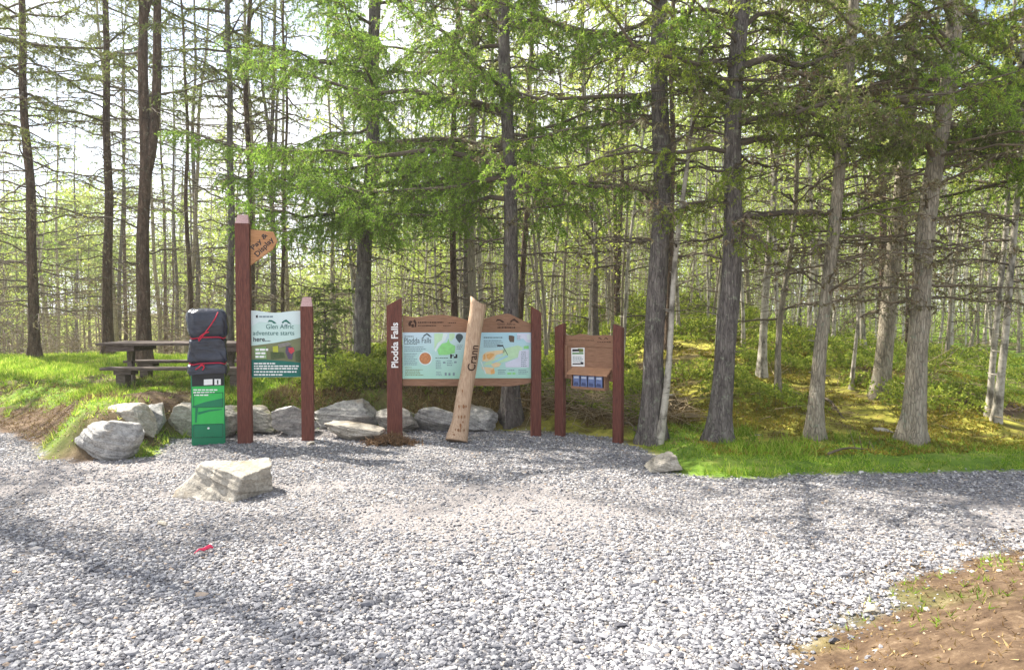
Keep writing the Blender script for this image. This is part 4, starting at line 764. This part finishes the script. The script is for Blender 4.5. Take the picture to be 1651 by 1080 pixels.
# centre
T('larch_tree', 'dark straight trunk rising right behind the double map board', 823, 676, 820, 0, 27, B_GREY, L_LARCH, 'larch', 113, dead=(1.9, 7, 34), live=(3.1, 14, 46), Lb=(1.8, 3.), nt=50, tl=.65, lich=50, group=GC, extra=[(2.95, 5, 2.4, 10, .25), (3.1, 185, 2.6, 2, .15), (3.2, 200, 3.0, 4, .2), (3.5, 170, 3, 6, .18), (3.9, 190, 3.2, 6, .15), (2.8, 170, 2.2, 0, .2)])
T('larch_tree', 'larch with bright green drooping boughs and dark blue-grey trunk left of the double map board', 583, 602, 604, 0, 27, B_GREY, L_LARCH, 'larch', 114, H=16, dead=(1.6, 2.6, 10), live=(2.5, 15, 58), Lb=(2., 3.4), nt=54, tl=.75, lich=24, group=GC, hi=1.4, extra=[(2.9, 200, 2.4, 0, .15), (2.7, 230, 2.4, 0, .2), (2.5, 190, 2., 0, .22), (2.5, 300, 2.6, 0, .2), (2.7, 330, 2.8, 2, .18), (3., 0, 3.2, 4, .15), (3.2, 340, 3.2, 4, .15), (2.9, 260, 2.5, 0, .2), (3.5, 180, 3., 5, .15)])
# left
GL = 'conifers behind the picnic lawn'
kwL = dict(lich=14, hi=1.05, group=GL)
T('pine_tree', 'reddish trunk with tiers of bare side twigs at the far left edge', 56, 578, 36, 0, 17, B_RED, L_SPRUCE, 'spruce', 120, dead=(.8, 6.5, 70), live=(5.0, 15, 44), Lb=(1.6, 2.8), dead_L=(.8, 2.0), nt=26, **kwL)
T('spruce_tree', 'slim dark trunk between the far left reddish trunk and the straight brown one', 120, 572, 124, 150, 10, B_RED, L_SPRUCE, 'spruce', 121, H=9, dead=(.8, 4.5, 44), live=(4.5, 8.8, 22), Lb=(.8, 1.5), nt=20, **kwL)
T('pine_tree', 'straight brown trunk left of the forked pine', 174, 574, 172, 0, 16, B_RED, L_SPRUCE, 'spruce', 122, dead=(1., 6, 50), live=(4.8, 15, 50), Lb=(1.5, 2.6), nt=30, **kwL)
T('pine_tree', 'forked pine whose two reddish stems part halfway up, behind the picnic table', 232, 588, 231, 0, 22, B_RED, L_SPRUCE, 'spruce', 123, dead=(1.6, 5, 16), live=(4.6, 15, 46), Lb=(1.2, 2.4), nt=30, fork=[(3.3, .42, .2, 7., .09, .6), (6.0, .95, .3, 4.5, .05, 1.2)], **kwL)
T('spruce_tree', 'narrow trunk leaning slightly right just right of the forked pine', 284, 564, 307, 0, 14, B_GREY, L_SPRUCE, 'spruce', 124, dead=(1.2, 6, 46), live=(4.8, 15, 44), Lb=(1.2, 2.4), nt=28, **kwL)
T('spruce_tree', 'dark trunk directly behind the covered pay machine', 371, 586, 370, 0, 13, B_GREY, L_SPRUCE, 'spruce', 125, dead=(1., 6, 46), live=(5., 15, 44), Lb=(1.2, 2.3), nt=26, **kwL)
T('spruce_tree', 'trunk rising from behind the tall red post', 403, 574, 402, 0, 11, B_RED, L_SPRUCE, 'spruce', 126, dead=(1., 6, 40), live=(5, 15, 44), Lb=(1.1, 2.1), nt=24, **kwL)
T('larch_tree', 'grey forked stem seen between the tall red post and the pale welcome panel', 440, 574, 440, 0, 11, B_GREY, L_SPRUCE, 'spruce', 127, H=12, dead=(1., 5, 28), live=(5.2, 12, 26), Lb=(.9, 1.7), nt=20, fork=[(4.6, -.25, .1, 4., .045, .8), (4.4, .4, .1, 3.6, .04, .9)], **kwL)
T('spruce_tree', 'thin reddish stem above the right half of the pale welcome panel', 457, 574, 459, 100, 7, B_RED, L_SPRUCE, 'spruce', 128, H=11, dead=(1., 5, 30), live=(5, 10.5, 24), Lb=(.8, 1.5), nt=18, **kwL)
T('spruce_tree', 'brown trunk left of the leaning log top, behind the double map board', 733, 590, 733, 200, 12, B_RED, L_SPRUCE, 'spruce', 129, H=13, dead=(1, 4.5, 24), live=(4.5, 13, 40), Lb=(1., 2.), nt=24, group='trunks seen above the double map board')
T('spruce_tree', 'stout trunk right behind the top of the leaning log', 764, 594, 762, 200, 15, B_PALE, L_SPRUCE, 'spruce', 130, H=13, dead=(1, 4.5, 24), live=(4.5, 13, 40), Lb=(1., 2.), nt=24, group='trunks seen above the double map board')
T('pine_tree', 'tree at the left edge whose green boughs hang across the sky', -75, 590, -85, 0, 20, B_RED, L_SPRUCE, 'spruce', 131, dead=(1., 4, 20), live=(4.2, 15, 50), Lb=(2., 3.4), nt=34, azbias=0., **kwL)

GO = 'conifers outside the view at the left of the yard'
for (x_, y_, sd_, lb_) in [(-9.6, 8.6, 141, 'tall spruce left of the yard, the one nearer the picnic lawn'), (-9.2, 5.2, 142, 'tall spruce left of the yard, the one nearest the open gravel')]:
    b_ = np.array([x_, y_, float(hgt(x_, y_))]); make_tree('spruce_tree', lb_, 'tree', b_, b_ + np.array([.1, .1, 5.]), .28, 14, B_GREY, L_SPRUCE, 'spruce', sd_, dead=(1.5, 4, 10), live=(5, 14, 46), Lb=(1.4, 2.4), nt=30, group=GO, hi=1.6); TR.append((x_, y_))

# ------------------------------------------------------------------ the wood behind: prototypes, then copies
def copy_tree(o, parent=None):
    c = o.copy(); COL.objects.link(c); c.parent = parent
    for ch in o.children: copy_tree(ch, c)
    return c
PROT = []; POLES = []
O0 = np.array([0., 0, 0])
def proto(name, bark, leafm, kind, seed, w, H, **k):
    t = make_tree(name, '', '', O0, O0 + (k.pop('lx', .1), .05, 5), w, H, bark, leafm, kind, seed, hi=0, **k); PROT.append((name, t)); return t
proto('spruce_tree', B_GREY, L_SPRUCE, 'spruce', 201, .17, 14, dead=(.6, 7, 26), live=(6, 14, 46), Lb=(1., 1.9), nt=22, dead_L=(.5, 1.3), dens=60, detail=.8)
proto('spruce_tree', B_RED, L_SPRUCE, 'spruce', 202, .14, 13, dead=(.6, 6, 24), live=(5, 13, 44), Lb=(1., 1.8), nt=20, dead_L=(.5, 1.2), dens=60, detail=.8, lx=-.15)
proto('spruce_tree', B_PALE, L_LARCH, 'larch', 203, .15, 14, dead=(.8, 5, 18), live=(3.5, 14, 32), Lb=(1.1, 2.), nt=20, dead_L=(.5, 1.2), dens=60, detail=.8, lx=.25, lich=15)
proto('birch_tree', B_BIRCH, L_BIRCH, 'birch', 204, .10, 11, dead=(1.5, 4, 8), live=(1.8, 11, 50), Lb=(.9, 1.9), nt=20, dens=44, detail=.8, wob=.07)
proto('birch_tree', B_BIRCH, L_BIRCH, 'birch', 205, .08, 9.5, dead=(1.2, 3.5, 8), live=(1.5, 9.4, 46), Lb=(.7, 1.6), nt=18, dens=44, detail=.8, wob=.1, lx=.3)
proto('birch_tree', B_BIRCH, L_BIRCH, 'birch', 206, .07, 8.5, dead=(1, 3, 10), live=(1.8, 8.4, 42), Lb=(.7, 1.4), nt=18, dens=40, detail=.8, wob=.06, lx=-.2)
for kk, (bk, sd_, w_, H_) in enumerate([(B_BIRCH, 301, .085, 10), (B_BIRCH, 302, .065, 9), (B_PALE, 303, .075, 9.5)]):
    proto(['birch_tree', 'birch_tree', 'rowan_tree'][kk], bk, L_BIRCH, 'birch', sd_, w_, H_, dead=(.8, 5, 8), live=(4.2, H_ - .1, 20), Lb=(.5, 1.1), nt=12, dens=26, detail=.7, wob=.05, lx=[.2, -.25, .35][kk]); POLES.append(PROT.pop())
WHERE = [(-1e9, 60, 'at the far left, beside the reddish edge trunk'), (60, 175, 'left of the straight brown trunk'), (175, 240, 'left of the forked pine'), (240, 330, 'between the forked pine and the pay machine'), (330, 400, 'behind the pay machine'), (400, 500, 'behind the pale welcome panel'), (500, 590, 'left of the big blue-grey larch'), (590, 690, 'above the left map poster'), (690, 800, 'behind the leaning log top'), (800, 890, 'above the right map poster'), (890, 1040, 'behind the leaflet board'), (1040, 1160, 'between the two thickest spruces'), (1160, 1330, 'behind the mottled birch on the slope'), (1330, 1480, 'left of the broadest leaning trunk'), (1480, 1e9, 'by the twin birches at the right')]
KIND = {'spruce_tree': ['grey-barked slim background spruce {}', 'reddish slim background spruce {}', 'pale-barked slim background larch {}'], 'birch_tree': ['white-stemmed background birch {}', 'thin wavy background birch {}', 'very slender upright background birch {}']}
r = np.random.default_rng(77); placed = list(TR); cnt = 0; first = set()
tries = 0
while cnt < 190 and tries < 9000:
    tries += 1; y = 12.5 + 36 * r.random()**1.15; x = r.uniform(-1, 1) * (.78 * y + 2); px = CX + F_PX * x / y
    if x > 2.5 and y < 12.5: continue
    if px < 560 and (y < 16 or (y > 20 and r.random() < .3)): continue
    if 555 < px < 620 and y < 15: continue
    if px > 560 and y < 24 and r.random() < .5: continue
    if 1535 < px < 1620 and y < 19: continue
    if 415 < px < 560 and y > 26 and r.random() < .75: continue
    mind = .75 + y * .02
    if any((x - a_)**2 + (y - b_)**2 < mind**2 for a_, b_ in placed): continue
    pb = .4 if px < 420 else (.6 if px < 800 else .78)
    k = (3 + int(r.integers(3))) if r.random() < pb else int(r.integers(3))
    nm, pr = PROT[k]
    if k in first: c = copy_tree(pr)
    else: c = pr; first.add(k)
    s = r.uniform(.8, 1.15) * (1.0 if px > 560 else .95); lean = .04 if px > 1000 else .0
    c.location = (x, y, float(hgt(x, y))); c.rotation_euler = (r.normal(0, .02), lean + r.normal(0, .025), r.uniform(0, 2 * pi)); c.scale = (s, s, s * r.uniform(.95, 1.1))
    ww = [w_ for a_, b_, w_ in WHERE if a_ <= px < b_][0]; lb = KIND[nm][k % 3].format(ww)
    tag(c, lb, 'tree', lb); placed.append((x, y)); cnt += 1
first = set(); tries = 0; np_ = 0
while np_ < 95 and tries < 5000:
    tries += 1; y = 13 + 20 * r.random(); x = y * r.uniform(-.22, .72); px = CX + F_PX * x / y
    if x > 2 and y < 14: continue
    if 1535 < px < 1620 and y < 19: continue
    if any((x - a_)**2 + (y - b_)**2 < .45**2 for a_, b_ in placed): continue
    k = int(r.integers(3)); nm, pr = POLES[k]; c = copy_tree(pr) if k in first else pr; first.add(k); s = r.uniform(.8, 1.2)
    c.location = (x, y, float(hgt(x, y))); c.rotation_euler = (r.normal(0, .03), .03 + r.normal(0, .04), r.uniform(0, 2 * pi)); c.scale = (s, s, s)
    ww = [w_ for a_, b_, w_ in WHERE if a_ <= px < b_][0]; lb = ['pole-thin pale birch stem ', 'crooked pole-thin birch stem ', 'thin grey sapling stem '][k] + ww
    tag(c, lb, 'tree', lb); placed.append((x, y)); np_ += 1
print('background trees', cnt, tries)

# ------------------------------------------------------------------ far woodland, leaf masses
def leafcloud(acc, C, R, n, size, mat, r, kb=2, wid=.42):
    idx = r.integers(0, len(C), n); P = C[idx] + r.normal(size=(n, 3)) * R[idx][:, None] * np.array([1, 1, .9]) * .45; blades(acc, P, size, kb, mat, r, wid)
r = np.random.default_rng(31); a = Acc()
n_ = 520; yy = r.uniform(38, 66, n_); xx = r.uniform(-1, 1, n_) * (.8 * yy + 4); px = CX + F_PX * xx / yy
hmax = np.where((px > 400) & (px < 570), 5.5, 10.5 + 5 * sstep((px - 900) / 300)) * (.75 + .4 * fbm(xx * .15, yy * .1)) ; zz = r.random(n_)**.8 * hmax + hgt(xx, yy)
leafcloud(a, np.stack([xx, yy, zz], 1), r.uniform(1.2, 2.6, n_), 230000, .16, 0, r)
m_ = 420; yy = r.uniform(40, 62, m_); xx = r.uniform(-1, 1, m_) * (.8 * yy + 4); B0 = np.stack([xx, yy, hgt(xx, yy) - .2], 1); hh = r.uniform(6, 11, m_)[:, None]
sticks(a, B0, B0 + np.concatenate([r.normal(0, .35, (m_, 2)), hh], 1), .08, .02, 1)
o = a.build('far_woodland', [leafmat('far_leaves', rgb(128, 148, 66), rgb(160, 174, 88), rgb(188, 194, 112), .55), TWIG]); tag(o, 'hazy pale green far-off woodland closing the view', 'woodland', kind='stuff')
a = Acc(); n_ = 330; yy = r.uniform(20, 36, n_); xx = yy * r.uniform(-.2, .8, n_); B0 = np.stack([xx, yy, hgt(xx, yy) - .1], 1); hh = r.uniform(3, 8.5, n_)[:, None]; lean = r.normal(.1, .3, (n_, 2))
T0 = B0 + np.concatenate([lean * hh / 5, hh], 1); M0 = (B0 + T0) / 2 + r.normal(0, .12, (n_, 3)); sticks(a, B0, M0, .034, .025, 1); sticks(a, M0, T0, .025, .008, 1)
leafcloud(a, np.concatenate([T0, M0, B0 + [0, 0, .7], T0 - (T0 - M0) * .5]), np.concatenate([np.full(n_, .9), np.full(n_, .8), np.full(n_, 1.1), np.full(n_, .8)]), 90000, .062, 0, r)
i_ = r.integers(0, n_, 2600); q = r.uniform(.15, 1, (2600, 1)); P = B0[i_] + (T0 - B0)[i_] * q; sticks(a, P, P + unit(r.normal(size=(2600, 3)) * [1, 1, .5] + [0, 0, .4]) * r.uniform(.3, 1.1, (2600, 1)), .008, .003, 1)
o = a.build('birch_thicket', [L_BIRCH, plain('pale_pole_bark', rgb(200, 193, 178), .8, .25, 6)]); tag(o, 'dense thicket of pale saplings and young leaves closing the view behind the signs', 'thicket', kind='stuff')
# dead brushwood in the wood on the left: a tangle of fine grey-brown sticks
a = Acc(); n_ = 5200; yy = r.uniform(16.5, 34, n_); xx = -r.uniform(.05, .95, n_) * yy * .85 + 1; P = np.stack([xx, yy, hgt(xx, yy) + r.random(n_)**1.6 * 2.4], 1); D = unit(r.normal(size=(n_, 3)) * np.array([1, 1, .55])) * r.uniform(.3, 1.3, (n_, 1)); sticks(a, P, P + D, .010, .003)
n_ = 2600; yy = r.uniform(14, 30, n_); xx = r.uniform(.05, .75, n_) * yy; P = np.stack([xx, yy, hgt(xx, yy) + r.random(n_)**1.6 * 3.2], 1); D = unit(r.normal(size=(n_, 3)) * np.array([1, 1, .6])) * r.uniform(.3, 1.2, (n_, 1)); sticks(a, P, P + D, .008, .003)
o = a.build('brushwood', TWIG); tag(o, 'tangle of dead twigs and brushwood between the trunks', 'brushwood', kind='stuff')
# understorey leaves
def patch(n, box, cond, r):
    X = r.uniform(box[0], box[1], n); Y = r.uniform(box[2], box[3], n); k = cond(X, Y) > r.random(n); return X[k], Y[k]
a = Acc()
X2, Y2 = patch(15000, (-2.6, 2.2, 9.3, 12.5), lambda X, Y: sstep((fbm(X * 1.3, Y * 1.3) - .34) * 8) * (sdf(BANK, X, Y) > .35), r)
X, Y = patch(90000, (-3, 11, 8.8, 24), lambda X, Y: sstep((fbm(X * .9, Y * .9) - .44) * 9) * (sdf(BANK, X, Y) > .55) * (np.abs(X) < .78 * Y) * np.where(X > 2, sstep((sdf(BANK, X, Y) - 1.6) / 1.2), 1) * np.where(X > 6.5, .35, 1), r)
X, Y = np.concatenate([X, X2]), np.concatenate([Y, Y2]); hh = .05 + .34 * sstep((fbm(X * 1.6 + 5, Y * 1.6) - .3) * 2.2) * r.random(len(X)); P = np.stack([X, Y, hgt(X, Y) + hh], 1); blades(a, P, .03 + .0016 * np.repeat(P[:, 1], 6), 6, 0, r, .4, up=.4)
sticks(a, P[::3] - np.array([0, 0, .12]), P[::3] + r.normal(0, .03, (len(P[::3]), 3)), .0025, .0015, 1)
o = a.build('bilberry_shrubs', [L_BUSH, TWIG]); tag(o, 'low yellow-green bilberry scrub covering the bank under the trees', 'undergrowth', kind='stuff')
# moss hummocks as short dense tufts
a = Acc(); X, Y = patch(90000, (1.5, 10, 7, 17), lambda X, Y: (sdf(BANK, X, Y) > .5) * sstep((fbm(X * 1.3 + 8, Y * 1.3) - .4) * 6), r); P = np.stack([X, Y, hgt(X, Y)], 1); blades(a, P, .032, 4, 0, r, .3, up=.9)
o = a.build('moss', leafmat('moss_tufts', rgb(110, 112, 36), rgb(150, 148, 52), rgb(172, 140, 66), .35)); tag(o, 'yellow-green moss carpet on the slope', 'moss', kind='stuff')
# grass
def grass_h(X, Y): return zones(X, Y)
a = Acc(); X = r.uniform(-12.5, 12, 420000); Y = 6 + 12.5 * r.random(420000); k = (np.abs(X) < .78 * Y); X, Y = X[k], Y[k]; g0, g1, g2, _, s1, s2 = zones(X, Y)
k = r.random(len(X)) < np.clip(g1 * (1 - g2) * (1 - g0) * (.25 + 1.2 * sstep((fbm(X * 1.7, Y * 1.7) - .35) * 4)) * (s1 > .03) * np.where(X > 1, .25 + sstep((fbm(X * 1.5 + 6, Y * 1.5, 4) - .4) * 7), 1), 0, 1); X, Y = X[k], Y[k]
lng = .03 + .06 * sstep((fbm(X * 1.1 + 2, Y * 1.1) - .42) * 5); P = np.stack([X, Y, hgt(X, Y) - .005], 1); blades(a, P, lng * .9 if False else .05, 3, 0, r, .08, up=1.3)
k = (fbm(X * 1.1 + 2, Y * 1.1) > .52) | (np.hypot(X + 6, Y - 12.4) < 1.6); blades(a, P[k], .105, 2, 0, r, .05, up=1.9)
o = a.build('grass', L_GRASS); tag(o, 'short sunlit grass on the picnic mound and beside the gravel', 'grass', kind='stuff')
# dry litter, needles and small twigs on the bank
a = Acc(); X, Y = patch(40000, (-9, 10, 7.3, 16), lambda X, Y: (sdf(BANK, X, Y) > .1) * sstep((fbm(X * 2 + 1, Y * 2 + 3) - .4) * 5) * .8, r); P = np.stack([X, Y, hgt(X, Y) + .006], 1); blades(a, P, .045, 2, 0, r, .12, up=.1)
X, Y = patch(16000, (-3.2, 2.4, 8.7, 10.4), lambda X, Y: (sdf(BANK, X, Y) > .15) * sstep((fbm(X * 3, Y * 3) - .36) * 6), r); P = np.stack([X, Y, hgt(X, Y)], 1); blades(a, P, .11, 3, 0, r, .045, up=.7)
X, Y = patch(7000, (-9, -3.4, 7.2, 10.6), lambda X, Y: (sdf(BANK, X, Y) > .05) * sstep((fbm(X * 2.4, Y * 2.4) - .42) * 6), r); P = np.stack([X, Y, hgt(X, Y)], 1); blades(a, P, .07, 3, 0, r, .05, up=.5)
X, Y = patch(1500, (-2, 10, 8.4, 15), lambda X, Y: (sdf(BANK, X, Y) > .2) * np.where((X > .2) & (X < 1.9) & (Y < 10.5), 1, .25), r); X3 = r.uniform(.1, 2.3, 800); Y3 = r.uniform(8.75, 10.6, 800); k3 = sdf(BANK, X3, Y3) > .12; X = np.concatenate([X, X3[k3]]); Y = np.concatenate([Y, Y3[k3]]); P = np.stack([X, Y, hgt(X, Y) + r.uniform(.01, .2, len(X))], 1); D = unit(r.normal(size=(len(X), 3)) * np.array([1, .7, .22])) * r.uniform(.12, .6, (len(X), 1)); sticks(a, P, P + D, .006, .002, 1)
o = a.build('forest_litter', [L_DRY, plain('pale_dead_twig', rgb(160, 142, 112), .9, .2)]); tag(o, 'dry needles, dead leaves and fallen twigs on the bank', 'litter', kind='stuff')
# crumbs on the bare earth, lower right and left bank
a = Acc(); n_ = 9000; X = r.uniform(.8, 9, n_); Y = r.uniform(2, 6.5, n_); s2 = sdf(DIRT, X, Y); k = (s2 > -.1) & (r.random(n_) < .3); stones(a, X[k], Y[k], .002 + .007 * r.random(k.sum())**3, r)
X = r.uniform(-7.5, -3.2, 1500); Y = r.uniform(7, 10, 1500); k = sdf(BANK, X, Y) > 0; stones(a, X[k], Y[k], .004 + .012 * r.random(k.sum())**3, r)
o = a.build('grit', plain('earth_grit', rgb(176, 156, 130), .9, .3, 9)); tag(o, 'grit and small stones scattered over the bare earth', 'grit', kind='stuff')
a = Acc(); n_ = 4000; X = r.uniform(.8, 9, n_); Y = r.uniform(2, 6.5, n_); k = (sdf(DIRT, X, Y) > .0) & (fbm(X * .9 + 4, Y * .9) > .6); P = np.stack([X[k], Y[k], hgt(X[k], Y[k])], 1); blades(a, P, .04, 5, 0, r, .07, up=1.)
n_ = 15000; X = r.uniform(.8, 9, n_); Y = r.uniform(2, 6.5, n_); k = (sdf(DIRT, X, Y) > -.25); P = np.stack([X[k], Y[k], hgt(X[k], Y[k]) + .006], 1); blades(a, P, .026, 2, 1, r, .12, up=.05)
o = a.build('bank_grass', [L_GRASS, L_DRY]); tag(o, 'thin grass and dry needles on the bare earth bank in the lower right corner', 'grass', kind='stuff')
# torn turf clump by the map board post
g = flat(630, 716); a = Acc(); P = np.array(g)[None] + r.normal(size=(900, 3)) * np.array([.12, .07, .012]) + np.array([0, 0, .015]); P[:, 2] += .05 * np.exp(-((P[:, 0] - g[0]) / .1)**2); blades(a, P, .07, 3, 0, r, .07, up=.3)
o = a.build('turf_clump', plain('dead_turf', rgb(106, 82, 58), .9, .3, 20), loc=tuple(g)); o.location = tuple(g); tag(o, 'clump of dead brown turf on the gravel left of the double map board', 'turf clump')
# a few fallen branches
for (pa, pb, rr, lb) in [((905, 668), (985, 632), .016, 'pale fallen branch under the leaflet board'), ((1330, 650), (1362, 676), .022, 'pale broken branch on the moss right of the slim pale spruce'), ((1335, 742), (1420, 724), .012, 'grey lichen-covered branch lying in the grass before the broad leaning trunk'), ((895, 645), (960, 668), .014, 'thin dead branch crossing behind the leaflet board posts'), ((1008, 690), (1032, 700), .014, 'short pale stick between the leaflet board and the big spruce')]:
    p0, p1 = ground(*pa), ground(*pb); p0[2] += .06; p1[2] += .03; q = np.linspace(0, 1, 9)[:, None]; P = p0 + (p1 - p0) * q; P[:, 2] = np.maximum(P[:, 2], hgt(P[:, 0], P[:, 1]) + rr * .6) + .03 * np.sin(q[:, 0] * 5); a = Acc(); tube(a, P, rr * (1 - .6 * q[:, 0]), 6)
    for k in range(5):
        i_ = r.integers(2, 8); d = unit(r.normal(size=3) * np.array([1, 1, .6])) * r.uniform(.08, .25); d[2] = abs(d[2]); tube(a, np.array([P[i_], P[i_] + d]), np.array([rr * .4, .002]), 5)
    o = a.build('fallen_branch', TWIG, loc=p0); o.location = tuple(p0); tag(o, lb, 'branch')
# small spruce sapling left of the map board
b_ = ground(525, 592); make_tree('spruce_sapling', 'little dark green spruce sapling between the welcome panel and the double map board', 'sapling', b_, b_ + np.array([0, 0, 5.]), .03, 1.5, B_GREY, L_SPRUCE, 'spruce', 301, dead=(.2, .3, 0), live=(.12, 1.45, 30), Lb=(.3, .6), tl=.25, nt=34, dens=60)

# ------------------------------------------------------------------ the air between the trees
a = Acc(); a.box((-60, -4, -6), (60, 75, 24)); hm_ = bpy.data.materials.new('haze'); hm_.use_nodes = True; hn = hm_.node_tree; hn.nodes.remove(hn.nodes['Principled BSDF'])
pv = hn.nodes.new('ShaderNodeVolumePrincipled'); pv.inputs['Color'].default_value = (.97, .97, .95, 1); pv.inputs['Density'].default_value = .0012; pv.inputs['Anisotropy'].default_value = .35
hn.links.new(pv.outputs[0], hn.nodes['Material Output'].inputs['Volume']); o = a.build('haze', hm_); tag(o, 'thin pale sunlit haze between the trees', 'haze', kind='stuff')
